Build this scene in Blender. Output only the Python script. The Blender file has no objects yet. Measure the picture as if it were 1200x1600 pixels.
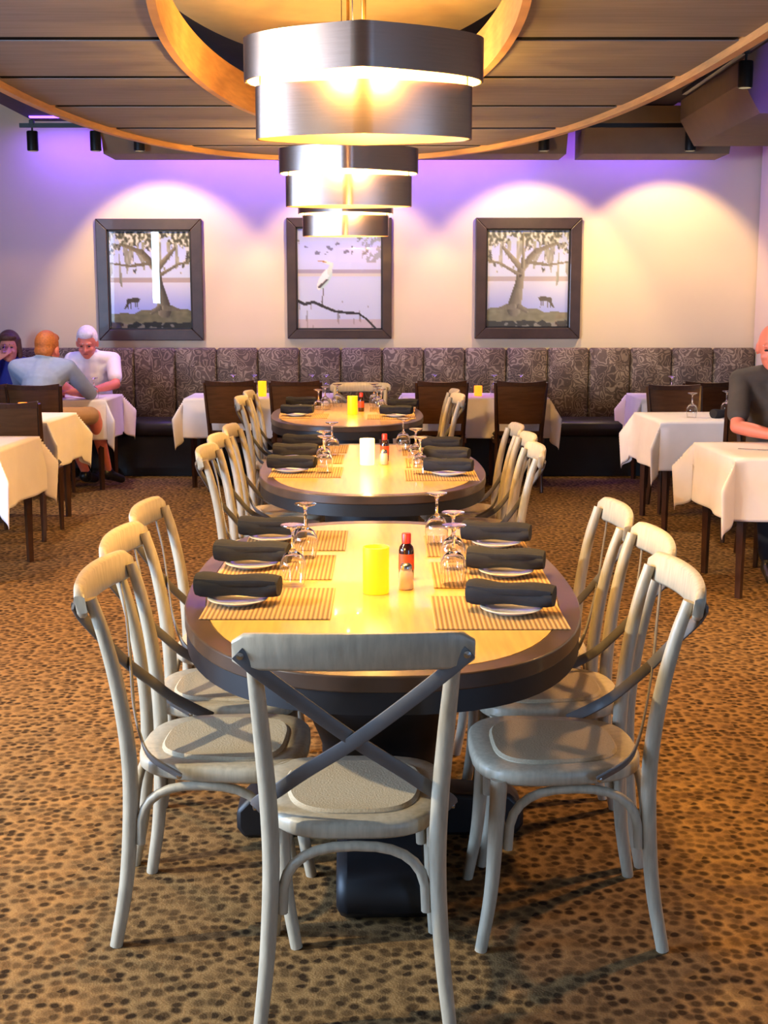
import bpy, bmesh, math, random
from mathutils import Vector, Matrix, noise
random.seed(7)
R = math.radians
PI = math.pi
scene = bpy.context.scene
C = scene.collection

# ------------------------------------------------------------------ camera
CAM_H = 1.55
cam = bpy.data.cameras.new('camera')
cam.sensor_fit = 'VERTICAL'
cam.sensor_height = 36.0
cam.lens = 36.0 * 2000.0 / 1600.0
cam_o = bpy.data.objects.new('camera', cam)
C.objects.link(cam_o)
cam_o.location = (0, 0, CAM_H)
cam_o.rotation_euler = (R(90) - math.atan(330 / 2000), 0, 0)
scene.camera = cam_o

# ------------------------------------------------------------------ world and lights
w = bpy.data.worlds.new('world')
scene.world = w
w.use_nodes = True
w.node_tree.nodes['Background'].inputs[0].default_value = (0.62, 0.78, 1.0, 1)
w.node_tree.nodes['Background'].inputs[1].default_value = 0.6

scene.view_settings.view_transform = 'Standard'
scene.view_settings.look = 'None'
scene.view_settings.gamma = 1.0
scene.view_settings.use_curve_mapping = False
scene.view_settings.exposure = 0.75


def light(name, kind, loc, power, color, size=0.1, target=None, size_y=None, angle=60, blend=0.5):
    l = bpy.data.lights.new(name, kind)
    l.energy = power
    l.color = color
    if kind == 'AREA':
        l.size = size
        if size_y:
            l.shape = 'RECTANGLE'
            l.size_y = size_y
    else:
        l.shadow_soft_size = size
    if kind == 'SPOT':
        l.spot_size = R(angle)
        l.spot_blend = blend
    o = bpy.data.objects.new(name, l)
    C.objects.link(o)
    o.location = loc
    if target is not None:
        d = Vector(target) - Vector(loc)
        o.rotation_euler = d.to_track_quat('-Z', 'Y').to_euler()
    return o


DAY = (0.42, 0.64, 1.0)
WARM = (1.0, 0.66, 0.30)
# daylight through the glazing of the left wall and of the wall behind the camera
light('daylight', 'AREA', (-5.57, 2.4, 1.65), 460, DAY, 3.2, (0.0, 2.9, 0.9), 1.5)
light('daylight', 'AREA', (-5.57, -0.3, 2.2), 46, DAY, 1.6, (0.0, 3.4, 2.0), 2.3)
light('daylight', 'AREA', (4.8, -3.57, 1.5), 75, (0.30, 0.56, 1.0), 1.15, (0.6, 3.2, 0.5), 1.9)
light('daylight', 'AREA', (-4.79, -3.57, 2.25), 14, (0.6, 0.85, 1.0), 0.15, (-4.79, 5, 2.25), 1.5)
# ceiling lamps of the room, out of the frame, above the aisles
light('aisle_lamp', 'SPOT', (-3.6, 2.45, 3.0), 430, (1.0, 0.89, 0.64), 0.04, (0.1, 2.9, 0.2), None, 88, 0.6)
light('aisle_lamp', 'SPOT', (-2.6, 5.6, 3.0), 250, (1.0, 0.54, 0.20), 0.10, (-1.9, 5.6, 0), None, 105, 0.9)
light('aisle_lamp', 'SPOT', (2.7, 4.7, 3.0), 270, (1.0, 0.54, 0.20), 0.10, (1.9, 4.7, 0), None, 105, 0.9)
light('aisle_lamp', 'SPOT', (-2.6, 9.4, 3.0), 120, (1.0, 0.80, 0.60), 0.10, (-2.4, 9.6, 0), None, 100, 0.9)
light('aisle_lamp', 'SPOT', (2.5, 9.3, 3.0), 130, (1.0, 0.80, 0.60), 0.10, (2.3, 9.0, 0), None, 100, 0.9)
# violet colour wash of the cove strips above the back wall and over the side aisles
VIOLET = (0.17, 0.07, 1.0)
for cx, ln, pw in ((-0.4, 3.4, 34), (2.25, 1.1, 5), (-2.75, 0.8, 7)):
    light('cove_light', 'AREA', (cx, 11.62, 3.06), pw, VIOLET, ln, (cx, 11.80, 2.0), 0.06)
light('cove_light', 'AREA', (-3.35, 10.2, 3.2), 12, VIOLET, 0.06, (-3.9, 10.2, 2.6), 2.6)
light('cove_light', 'AREA', (2.45, 8.6, 3.06), 12, VIOLET, 0.06, (3.2, 8.6, 2.9), 2.6)


# ------------------------------------------------------------------ materials
def lin(c):
    return tuple(((v / 12.92) if v <= 0.04045 else ((v + 0.055) / 1.055) ** 2.4) for v in (x / 255 for x in c)) + (1,)


MATS = {}


def mat(name, rgb, rough=0.5, metal=0.0, var=0.12, scale=8.0, stretch=(1, 1, 1), bump=0.0, emit=None, estr=0.0,
        spec=0.5, trans=0.0, coat=0.0, sheen=0.0, alpha=1.0, bscale=None):
    if name in MATS:
        return MATS[name]
    m = bpy.data.materials.new(name)
    m.use_nodes = True
    nt = m.node_tree
    b = nt.nodes['Principled BSDF']
    col = lin(rgb)
    b.inputs['Roughness'].default_value = rough
    b.inputs['Metallic'].default_value = metal
    b.inputs['Specular IOR Level'].default_value = spec
    b.inputs['Transmission Weight'].default_value = trans
    b.inputs['Coat Weight'].default_value = coat
    b.inputs['Sheen Weight'].default_value = sheen
    tc = nt.nodes.new('ShaderNodeTexCoord')
    mp = nt.nodes.new('ShaderNodeMapping')
    mp.inputs['Scale'].default_value = stretch
    nt.links.new(tc.outputs['Object'], mp.inputs['Vector'])
    n = nt.nodes.new('ShaderNodeTexNoise')
    n.inputs['Scale'].default_value = scale
    n.inputs['Detail'].default_value = 4
    nt.links.new(mp.outputs[0], n.inputs['Vector'])
    r = nt.nodes.new('ShaderNodeValToRGB')
    r.color_ramp.elements[0].position = 0.3
    r.color_ramp.elements[1].position = 0.7
    r.color_ramp.elements[0].color = tuple(v * (1 - var) for v in col[:3]) + (1,)
    r.color_ramp.elements[1].color = tuple(min(1, v * (1 + var)) for v in col[:3]) + (1,)
    nt.links.new(n.outputs['Fac'], r.inputs['Fac'])
    nt.links.new(r.outputs['Color'], b.inputs['Base Color'])
    if bump:
        bp = nt.nodes.new('ShaderNodeBump')
        bp.inputs['Strength'].default_value = bump
        bp.inputs['Distance'].default_value = 0.01
        if bscale:
            n2 = nt.nodes.new('ShaderNodeTexNoise')
            n2.inputs['Scale'].default_value = bscale
            nt.links.new(mp.outputs[0], n2.inputs['Vector'])
            nt.links.new(n2.outputs['Fac'], bp.inputs['Height'])
        else:
            nt.links.new(n.outputs['Fac'], bp.inputs['Height'])
        nt.links.new(bp.outputs[0], b.inputs['Normal'])
    if emit:
        b.inputs['Emission Color'].default_value = lin(emit)
        b.inputs['Emission Strength'].default_value = estr
    MATS[name] = m
    return m


def nodes_of(m):
    return m.node_tree, m.node_tree.nodes['Principled BSDF']


def carpet_mat():
    m = bpy.data.materials.new('pebble_carpet')
    m.use_nodes = True
    nt, b = nodes_of(m)
    b.inputs['Roughness'].default_value = 0.95
    b.inputs['Specular IOR Level'].default_value = 0.1
    tc = nt.nodes.new('ShaderNodeTexCoord')
    n = nt.nodes.new('ShaderNodeTexNoise')
    n.inputs['Scale'].default_value = 14
    mx = nt.nodes.new('ShaderNodeVectorMath')
    mx.operation = 'MULTIPLY_ADD'
    mx.inputs[1].default_value = (0.02, 0.02, 0)
    nt.links.new(tc.outputs['Object'], n.inputs['Vector'])
    nt.links.new(n.outputs['Color'], mx.inputs[0])
    nt.links.new(tc.outputs['Object'], mx.inputs[2])
    v = nt.nodes.new('ShaderNodeTexVoronoi')
    v.voronoi_dimensions = '2D'
    v.inputs['Scale'].default_value = 33
    v.inputs['Randomness'].default_value = 1.0
    v2 = v
    nt.links.new(mx.outputs[0], v.inputs['Vector'])
    r = nt.nodes.new('ShaderNodeValToRGB')
    e = r.color_ramp.elements
    e[0].position = 0.28
    e[0].color = lin((52, 37, 22))
    e[1].position = 0.62
    e[1].color = lin((164, 128, 82))
    nt.links.new(v.outputs['Distance'], r.inputs['Fac'])
    # each pebble a shade of its own
    sx = nt.nodes.new('ShaderNodeSeparateColor')
    nt.links.new(v2.outputs['Color'], sx.inputs[0])
    mr = nt.nodes.new('ShaderNodeMapRange')
    mr.inputs['To Min'].default_value = 0.0
    mr.inputs['To Max'].default_value = 0.75
    nt.links.new(sx.outputs[0], mr.inputs['Value'])
    mix = nt.nodes.new('ShaderNodeMixRGB')
    mix.inputs['Color2'].default_value = lin((142, 109, 69))
    nt.links.new(mr.outputs[0], mix.inputs['Fac'])
    nt.links.new(r.outputs['Color'], mix.inputs['Color1'])
    n3 = nt.nodes.new('ShaderNodeTexNoise')
    n3.inputs['Scale'].default_value = 180
    nt.links.new(tc.outputs['Object'], n3.inputs['Vector'])
    m3 = nt.nodes.new('ShaderNodeMixRGB')
    m3.blend_type = 'MULTIPLY'
    m3.inputs['Fac'].default_value = 0.5
    nt.links.new(mix.outputs[0], m3.inputs['Color1'])
    nt.links.new(n3.outputs['Fac'], m3.inputs['Color2'])
    nt.links.new(m3.outputs[0], b.inputs['Base Color'])
    bp = nt.nodes.new('ShaderNodeBump')
    bp.inputs['Strength'].default_value = 0.35
    bp.inputs['Distance'].default_value = 0.006
    nt.links.new(n3.outputs['Fac'], bp.inputs['Height'])
    nt.links.new(bp.outputs[0], b.inputs['Normal'])
    return m


def swirl_mat():
    m = bpy.data.materials.new('swirl_upholstery')
    m.use_nodes = True
    nt, b = nodes_of(m)
    b.inputs['Roughness'].default_value = 0.7
    g = nt.nodes.new('ShaderNodeNewGeometry')
    n = nt.nodes.new('ShaderNodeTexNoise')
    n.inputs['Scale'].default_value = 9
    n.inputs['Detail'].default_value = 1
    nt.links.new(g.outputs['Position'], n.inputs['Vector'])
    ma = nt.nodes.new('ShaderNodeVectorMath')
    ma.operation = 'MULTIPLY_ADD'
    ma.inputs[1].default_value = (0.16, 0.0, 0.16)
    nt.links.new(n.outputs['Color'], ma.inputs[0])
    nt.links.new(g.outputs['Position'], ma.inputs[2])
    v = nt.nodes.new('ShaderNodeTexVoronoi')
    v.inputs['Scale'].default_value = 13
    nt.links.new(ma.outputs[0], v.inputs['Vector'])
    mm = nt.nodes.new('ShaderNodeMath')
    mm.operation = 'MULTIPLY'
    mm.inputs[1].default_value = 24
    nt.links.new(v.outputs['Distance'], mm.inputs[0])
    sn = nt.nodes.new('ShaderNodeMath')
    sn.operation = 'SINE'
    nt.links.new(mm.outputs[0], sn.inputs[0])
    r = nt.nodes.new('ShaderNodeValToRGB')
    r.color_ramp.elements[0].position = 0.1
    r.color_ramp.elements[1].position = 0.75
    r.color_ramp.elements[0].color = lin((92, 77, 64))
    r.color_ramp.elements[1].color = lin((146, 130, 110))
    nt.links.new(sn.outputs[0], r.inputs['Fac'])
    ck = nt.nodes.new('ShaderNodeTexChecker')
    ck.inputs['Scale'].default_value = 5.2
    ck.inputs['Color1'].default_value = (1, 1, 1, 1)
    ck.inputs['Color2'].default_value = (0.66, 0.62, 0.6, 1)
    sp = nt.nodes.new('ShaderNodeSeparateXYZ')
    cb = nt.nodes.new('ShaderNodeCombineXYZ')
    cb.inputs['Y'].default_value = 0.05
    nt.links.new(g.outputs['Position'], sp.inputs[0])
    nt.links.new(sp.outputs['X'], cb.inputs['X'])
    nt.links.new(sp.outputs['Z'], cb.inputs['Z'])
    nt.links.new(cb.outputs[0], ck.inputs['Vector'])
    mx = nt.nodes.new('ShaderNodeMixRGB')
    mx.blend_type = 'MULTIPLY'
    mx.inputs['Fac'].default_value = 1
    nt.links.new(r.outputs['Color'], mx.inputs['Color1'])
    nt.links.new(ck.outputs['Color'], mx.inputs['Color2'])
    nt.links.new(mx.outputs[0], b.inputs['Base Color'])
    return m


def stripe_mat(name, c1, c2, scale, axis='X', rough=0.8):
    m = bpy.data.materials.new(name)
    m.use_nodes = True
    nt, b = nodes_of(m)
    b.inputs['Roughness'].default_value = rough
    tc = nt.nodes.new('ShaderNodeTexCoord')
    wv = nt.nodes.new('ShaderNodeTexWave')
    wv.bands_direction = axis
    wv.inputs['Scale'].default_value = scale
    wv.inputs['Distortion'].default_value = 0.6
    wv.inputs['Detail Scale'].default_value = 12
    nt.links.new(tc.outputs['Object'], wv.inputs['Vector'])
    r = nt.nodes.new('ShaderNodeValToRGB')
    r.color_ramp.elements[0].position = 0.25
    r.color_ramp.elements[1].position = 0.7
    r.color_ramp.elements[0].color = lin(c1)
    r.color_ramp.elements[1].color = lin(c2)
    nt.links.new(wv.outputs['Fac'], r.inputs['Fac'])
    nt.links.new(r.outputs['Color'], b.inputs['Base Color'])
    bp = nt.nodes.new('ShaderNodeBump')
    bp.inputs['Strength'].default_value = 0.4
    bp.inputs['Distance'].default_value = 0.002
    nt.links.new(wv.outputs['Fac'], bp.inputs['Height'])
    nt.links.new(bp.outputs[0], b.inputs['Normal'])
    return m


def print_mat():
    m = bpy.data.materials.new('painting_print')
    m.use_nodes = True
    nt, b = nodes_of(m)
    a = nt.nodes.new('ShaderNodeAttribute')
    a.attribute_name = 'print'
    nt.links.new(a.outputs['Color'], b.inputs['Base Color'])
    b.inputs['Roughness'].default_value = 0.6
    return m


def glass_mat(name, rough=0.02, tint=(1, 1, 1, 1)):
    m = bpy.data.materials.new(name)
    m.use_nodes = True
    nt = m.node_tree
    for n in list(nt.nodes):
        nt.nodes.remove(n)
    o = nt.nodes.new('ShaderNodeOutputMaterial')
    t = nt.nodes.new('ShaderNodeBsdfTransparent')
    t.inputs[0].default_value = tint
    g = nt.nodes.new('ShaderNodeBsdfGlossy')
    g.inputs['Roughness'].default_value = rough
    lw = nt.nodes.new('ShaderNodeLayerWeight')      # Schlick reflectance, the same from both sides of the pane
    lw.inputs['Blend'].default_value = 0.5
    pw5 = nt.nodes.new('ShaderNodeMath')
    pw5.operation = 'POWER'
    pw5.inputs[1].default_value = 5
    nt.links.new(lw.outputs['Facing'], pw5.inputs[0])
    f = nt.nodes.new('ShaderNodeMath')
    f.operation = 'MULTIPLY_ADD'
    f.inputs[1].default_value = 0.9
    f.inputs[2].default_value = 0.035
    nt.links.new(pw5.outputs[0], f.inputs[0])
    mx = nt.nodes.new('ShaderNodeMixShader')
    nt.links.new(f.outputs[0], mx.inputs[0])
    nt.links.new(t.outputs[0], mx.inputs[1])
    nt.links.new(g.outputs[0], mx.inputs[2])
    nt.links.new(mx.outputs[0], o.inputs[0])
    return m


CARPET = carpet_mat()
SWIRL = swirl_mat()
MATTING = stripe_mat('woven_placemat', (132, 100, 62), (190, 152, 98), 26)
RATTAN = mat('woven_rattan', (180, 162, 132), 0.7, var=0.10, scale=220, bump=0.2)
PRINT = print_mat()
PANE = glass_mat('clear_pane', 0.01)
GOBLET = mat('goblet_glass', (252, 252, 252), 0.03, trans=1.0, var=0.0)
WALLP = mat('cream_wall_paint', (226, 206, 176), 0.75, var=0.03, scale=1.5)
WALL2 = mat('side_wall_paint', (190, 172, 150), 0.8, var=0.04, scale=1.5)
DARKCEIL = mat('dark_ceiling_paint', (58, 52, 54), 0.9, var=0.08)
CREAMCEIL = mat('cream_ceiling_paint', (228, 205, 160), 0.8, var=0.05)
SOFFIT = mat('soffit_paint', (120, 104, 88), 0.8, var=0.05)
PLANK = mat('ceiling_plank_wood', (116, 108, 106), 0.55, var=0.16, scale=5, stretch=(0.5, 7, 7), bump=0.05)
TRIMW = mat('light_bent_wood', (186, 138, 84), 0.5, var=0.15, scale=6, stretch=(1, 1, 8))
CHAIRW = mat('grey_washed_wood', (176, 163, 140), 0.42, var=0.14, scale=14, stretch=(6, 6, 1), bump=0.05)
STRAPW = mat('dark_grey_strap', (96, 92, 90), 0.5, var=0.15, scale=12)
TOPW = mat('oak_table_top', (222, 176, 92), 0.28, var=0.13, scale=7, stretch=(9, 0.7, 1), coat=0.3)
RIMW = mat('dark_table_rim', (70, 52, 40), 0.35, var=0.2, scale=12, coat=0.2)
BLACKW = mat('black_table_base', (20, 18, 20), 0.5, var=0.2, scale=12)
NICKEL = mat('brushed_nickel', (176, 152, 140), 0.27, metal=1.0, var=0.06, scale=10, stretch=(1, 1, 30))
LINER = mat('gold_lamp_lining', (250, 206, 128), 0.5, var=0.04)
BRASS = mat('brass_rod', (206, 160, 84), 0.3, metal=1.0, var=0.05)
BULB = mat('lit_bulb', (255, 230, 170), 0.5, emit=(255, 196, 92), estr=26)
BLACKM = mat('black_metal', (20, 20, 22), 0.4, var=0.1)
SPOTGLOW = mat('spot_lens', (255, 240, 210), 0.4, emit=(255, 226, 176), estr=9)
GAPSHADE = mat('gap_shade_black', (10, 9, 9), 0.95, var=0.1, spec=0.05)  # black that imitates the shade inside the raft's plank gaps
LED = mat('violet_led_strip', (140, 90, 255), 0.5, emit=(110, 60, 255), estr=6)
VINYL = mat('black_vinyl', (30, 27, 27), 0.38, var=0.15, scale=6, bump=0.1)
CLOTH = mat('white_tablecloth', (238, 228, 226), 0.85, var=0.03, scale=9, bump=0.06, sheen=0.2)
ESPRESSO = mat('espresso_wood', (62, 36, 22), 0.28, var=0.25, scale=10, stretch=(6, 6, 1), coat=0.3)
ESPRESSOP = mat('espresso_back_panel', (84, 54, 32), 0.22, var=0.2, scale=7, stretch=(1, 1, 7), coat=0.2)
NAPK = mat('charcoal_napkin', (27, 26, 31), 0.85, var=0.18, scale=30, bump=0.2)
CHINA = mat('white_china', (240, 236, 230), 0.15, var=0.02, coat=0.4)
CANDLE = mat('candle_glass', (240, 170, 30), 0.4, emit=(255, 176, 10), estr=0.85, var=0.05)
CANDLEW = mat('candle_glass_pale', (255, 236, 180), 0.4, emit=(255, 214, 120), estr=2.0, var=0.05)
AMBER = mat('amber_candle_glass', (226, 120, 30), 0.35, emit=(255, 120, 20), estr=1.6, var=0.05)
WAX = mat('candle_wax', (250, 226, 160), 0.5, emit=(255, 190, 80), estr=2.0)
FLAME = mat('candle_flame', (255, 220, 140), 0.5, emit=(255, 190, 80), estr=16)
SAUCE = mat('sauce_bottle_dark', (40, 14, 10), 0.15, var=0.2, coat=0.5)
REDCAP = mat('red_bottle_cap', (196, 44, 20), 0.35, var=0.05)
LABELR = mat('orange_bottle_label', (204, 74, 28), 0.5, var=0.25, scale=40)
SALT = mat('salt_white', (240, 232, 224), 0.4, var=0.04)
STEEL = mat('steel_lid', (190, 190, 190), 0.25, metal=1.0, var=0.03)
FRAMEW = mat('picture_frame_wood', (60, 43, 36), 0.4, var=0.2, scale=10, coat=0.2)
BEAD = mat('black_picture_bead', (20, 16, 18), 0.5)
SKIN = mat('skin', (222, 150, 122), 0.5, var=0.05, scale=20)
SKIN2 = mat('skin_ruddy', (226, 128, 104), 0.5, var=0.06, scale=20)
LIP = mat('lips', (176, 86, 80), 0.5)
EYE = mat('eye_dark', (44, 32, 28), 0.3)
HAIRW = mat('white_hair', (232, 226, 228), 0.7, var=0.12, scale=60, bump=0.4)
HAIRR = mat('ginger_hair', (176, 96, 36), 0.6, var=0.25, scale=60, bump=0.4)
HAIRB = mat('brown_hair', (92, 62, 40), 0.55, var=0.3, scale=50, bump=0.4)
SHIRTW = mat('white_shirt', (244, 240, 244), 0.8, var=0.03, bump=0.15, scale=18)
SHIRTB = mat('pale_blue_shirt', (140, 152, 180), 0.8, var=0.06, bump=0.15, scale=18)
SHIRTN = mat('royal_blue_top', (34, 44, 140), 0.7, var=0.1, bump=0.15, scale=18)
SHIRTG = mat('dark_grey_shirt', (72, 64, 58), 0.85, var=0.1, bump=0.2, scale=18)
KHAKI = mat('khaki_cloth', (178, 136, 92), 0.85, var=0.06, bump=0.15, scale=18)
DARKT = mat('dark_trousers', (40, 40, 48), 0.85, var=0.1)
SHOEM = mat('black_shoe', (24, 22, 22), 0.4, var=0.1)


# ------------------------------------------------------------------ helpers
class MB:
    def __init__(s):
        s.v = []
        s.f = []

    def add(s, vs, fs):
        n = len(s.v)
        s.v += [tuple(v) for v in vs]
        s.f += [tuple(i + n for i in f) for f in fs]
        return s

    def box(s, a, b, ch=0.0):
        (x0, y0, z0), (x1, y1, z1) = a, b
        if ch <= 0:
            vs = [(x, y, z) for z in (z0, z1) for y in (y0, y1) for x in (x0, x1)]
            return s.add(vs, [(0, 2, 3, 1), (4, 5, 7, 6), (0, 1, 5, 4), (2, 6, 7, 3), (0, 4, 6, 2), (1, 3, 7, 5)])
        # box with chamfered edges
        vs = []
        idx = {}
        for sx, X in ((-1, x0), (1, x1)):
            for sy, Y in ((-1, y0), (1, y1)):
                for sz, Z in ((-1, z0), (1, z1)):
                    for k in range(3):
                        d = [-sx * ch, -sy * ch, -sz * ch]
                        d[k] = 0
                        idx[(sx, sy, sz, k)] = len(vs)
                        vs.append((X + d[0], Y + d[1], Z + d[2]))
        fs = []
        for k in range(3):
            o = [i for i in range(3) if i != k]
            for sg in (-1, 1):
                q = []
                for a_, b_ in ((-1, -1), (1, -1), (1, 1), (-1, 1)):
                    t = [0, 0, 0]
                    t[k] = sg
                    t[o[0]] = a_
                    t[o[1]] = b_
                    q.append(idx[(t[0], t[1], t[2], k)])
                fs.append(q)
            for a_ in (-1, 1):
                for b_ in (-1, 1):
                    t = [0, 0, 0]
                    t[o[0]] = a_
                    t[o[1]] = b_
                    t1 = t[:]
                    t1[k] = -1
                    t2 = t[:]
                    t2[k] = 1
                    fs.append([idx[(*t1, o[0])], idx[(*t2, o[0])], idx[(*t2, o[1])], idx[(*t1, o[1])]])
        for sx in (-1, 1):
            for sy in (-1, 1):
                for sz in (-1, 1):
                    fs.append([idx[(sx, sy, sz, k)] for k in range(3)])
        return s.add(vs, fs)

    def loft(s, rings, closed=True, caps=True, loop=False):
        n = len(rings[0])
        vs = [p for r_ in rings for p in r_]
        fs = []
        m = len(rings)
        for i in range(m if loop else m - 1):
            i2 = (i + 1) % m
            for j in range(n if closed else n - 1):
                j2 = (j + 1) % n
                fs.append((i * n + j, i * n + j2, i2 * n + j2, i2 * n + j))
        if caps and closed and not loop:
            fs.append(tuple(range(n))[::-1])
            fs.append(tuple((m - 1) * n + j for j in range(n)))
        return s.add(vs, fs)

    def tube(s, pts, rad, seg=8, loop=False, flat=None, up=(0, 0, 1)):
        """tube along pts; rad a number or list; flat=(wide, thick) for a strap"""
        pts = [Vector(p) for p in pts]
        m = len(pts)
        rings = []
        prev = None
        for i, p in enumerate(pts):
            if loop:
                t = pts[(i + 1) % m] - pts[i - 1]
            else:
                t = pts[min(i + 1, m - 1)] - pts[max(i - 1, 0)]
            t.normalize()
            if prev is None:
                u = Vector(up)
                if abs(u.dot(t)) > 0.95:
                    u = Vector((0, 1, 0)) if abs(t.y) < 0.9 else Vector((1, 0, 0))
                a = (u - t * u.dot(t)).normalized()
            else:
                a = (prev - t * prev.dot(t)).normalized()
            prev = a
            b = t.cross(a)
            r_ = rad[i] if isinstance(rad, (list, tuple)) else rad
            ring = []
            if flat:
                wd, th = flat
                for (x, y) in ((-1, -.7), (-.93, -1), (.93, -1), (1, -.7), (1, .7), (.93, 1), (-.93, 1), (-1, .7)):
                    ring.append(p + a * (x * wd / 2) + b * (y * th / 2))
            else:
                for k in range(seg):
                    an = 2 * PI * k / seg
                    ring.append(p + a * math.cos(an) * r_ + b * math.sin(an) * r_)
            rings.append(ring)
        return s.loft(rings, loop=loop)

    def lathe(s, prof, seg=24, center=(0, 0, 0)):
        cx, cy, cz = center
        rings = [[(cx + r_ * math.cos(2 * PI * k / seg), cy + r_ * math.sin(2 * PI * k / seg), cz + z) for k in range(seg)]
                 for (r_, z) in prof]
        return s.loft(rings)

    def prism(s, poly, z0, z1):
        return s.loft([[(x, y, z0) for x, y in poly], [(x, y, z1) for x, y in poly]])

    def ellipsoid(s, c, r_, seg=16, rings=10, M=None):
        vs = []
        for i in range(1, rings):
            th = PI * i / rings
            for k in range(seg):
                ph = 2 * PI * k / seg
                p = Vector((r_[0] * math.sin(th) * math.cos(ph), r_[1] * math.sin(th) * math.sin(ph), r_[2] * math.cos(th)))
                vs.append(p)
        vs.append(Vector((0, 0, r_[2])))
        vs.append(Vector((0, 0, -r_[2])))
        if M is not None:
            vs = [M @ v for v in vs]
        vs = [v + Vector(c) for v in vs]
        fs = []
        for i in range(rings - 2):
            for k in range(seg):
                k2 = (k + 1) % seg
                fs.append((i * seg + k, (i + 1) * seg + k, (i + 1) * seg + k2, i * seg + k2))
        t, bt = (rings - 1) * seg, (rings - 1) * seg + 1
        for k in range(seg):
            k2 = (k + 1) % seg
            fs.append((t, k, k2))
            fs.append((bt, (rings - 2) * seg + k2, (rings - 2) * seg + k))
        return s.add(vs, fs)

    def capsule(s, p0, p1, r0, r1, seg=14):
        p0, p1 = Vector(p0), Vector(p1)
        d = p1 - p0
        L = d.length
        if L < 1e-6:
            return s.ellipsoid(p0, (r0, r0, r0))
        t = d / L
        pts, rad = [], []
        for k in range(5):
            a = -PI / 2 + (k + 0.15) * PI / 2 / 5.0
            pts.append(p0 + t * math.sin(a) * r0)
            rad.append(r0 * math.cos(a))
        pts.append(p0)
        rad.append(r0)
        pts.append(p1)
        rad.append(r1)
        for k in range(1, 6):
            a = (k - 0.15) * PI / 2 / 5.0
            pts.append(p1 + t * math.sin(a) * r1)
            rad.append(r1 * math.cos(a))
        u = Vector((0, 0, 1)) if abs(t.z) < 0.9 else Vector((0, 1, 0))
        a_ = (u - t * u.dot(t)).normalized()
        b_ = t.cross(a_)
        rings = [[p + a_ * math.cos(2 * PI * k / seg) * r_ + b_ * math.sin(2 * PI * k / seg) * r_ for k in range(seg)]
                 for p, r_ in zip(pts, rad)]
        return s.loft(rings)

    def build(s, name, material, parent=None, smooth=None, bevel=0.0):
        me = bpy.data.meshes.new(name)
        me.from_pydata(s.v, [], s.f)
        bm = bmesh.new()
        bm.from_mesh(me)
        bmesh.ops.recalc_face_normals(bm, faces=bm.faces)
        bm.to_mesh(me)
        bm.free()
        me.materials.append(material)
        if smooth is not None:
            me.polygons.foreach_set('use_smooth', [True] * len(me.polygons))
            if smooth < 180:
                me.set_sharp_from_angle(angle=R(smooth))
        o = bpy.data.objects.new(name, me)
        C.objects.link(o)
        if parent is not None:
            o.parent = parent
        if bevel:
            bv = o.modifiers.new('bevel', 'BEVEL')
            bv.width = bevel
            bv.segments = 2
            bv.limit_method = 'ANGLE'
            bv.angle_limit = R(40)
        return o


def tag(o, label=None, cat=None, group=None, kind=None):
    if label:
        o['label'] = label
    if cat:
        o['category'] = cat
    if group:
        o['group'] = group
    if kind:
        o['kind'] = kind
    return o


def empty(name, loc=(0, 0, 0), rz=0, label=None, cat=None, group=None):
    o = bpy.data.objects.new(name, None)
    o.empty_display_size = 0.1
    C.objects.link(o)
    o.location = loc
    o.rotation_euler = (0, 0, rz)
    return tag(o, label, cat, group)


KIDS = {}


def copy_tree(o, parent=None):
    c = o.copy()
    C.objects.link(c)
    if parent is not None:
        c.parent = parent
    for ch in list(o.children):
        if ch is not c:
            copy_tree(ch, c)
    return c


class Proto:
    """first call hands out the built thing itself, later calls copies of it"""

    def __init__(s, root):
        s.root = root
        s.used = False

    def place(s, loc, rz, label, group=None, cat=None):
        o = s.root if not s.used else copy_tree(s.root)
        s.used = True
        o.location = loc
        o.rotation_euler = (0, 0, rz)
        tag(o, label, cat, group)
        return o


def struct(name, mb, m, smooth=None, parent=None):
    o = mb.build(name, m, parent, smooth)
    if parent is None:
        o['kind'] = 'structure'
    return o


def smoothpath(pts, n=6):
    """Catmull-Rom through pts"""
    P = [Vector(p) for p in pts]
    P = [P[0] * 2 - P[1]] + P + [P[-1] * 2 - P[-2]]
    out = []
    for i in range(1, len(P) - 2):
        for k in range(n):
            t = k / n
            a, b, c, d = P[i - 1], P[i], P[i + 1], P[i + 2]
            out.append(0.5 * ((2 * b) + (c - a) * t + (2 * a - 5 * b + 4 * c - d) * t * t + (3 * b - a - 3 * c + d) * t ** 3))
    out.append(P[-2])
    return out


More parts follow.
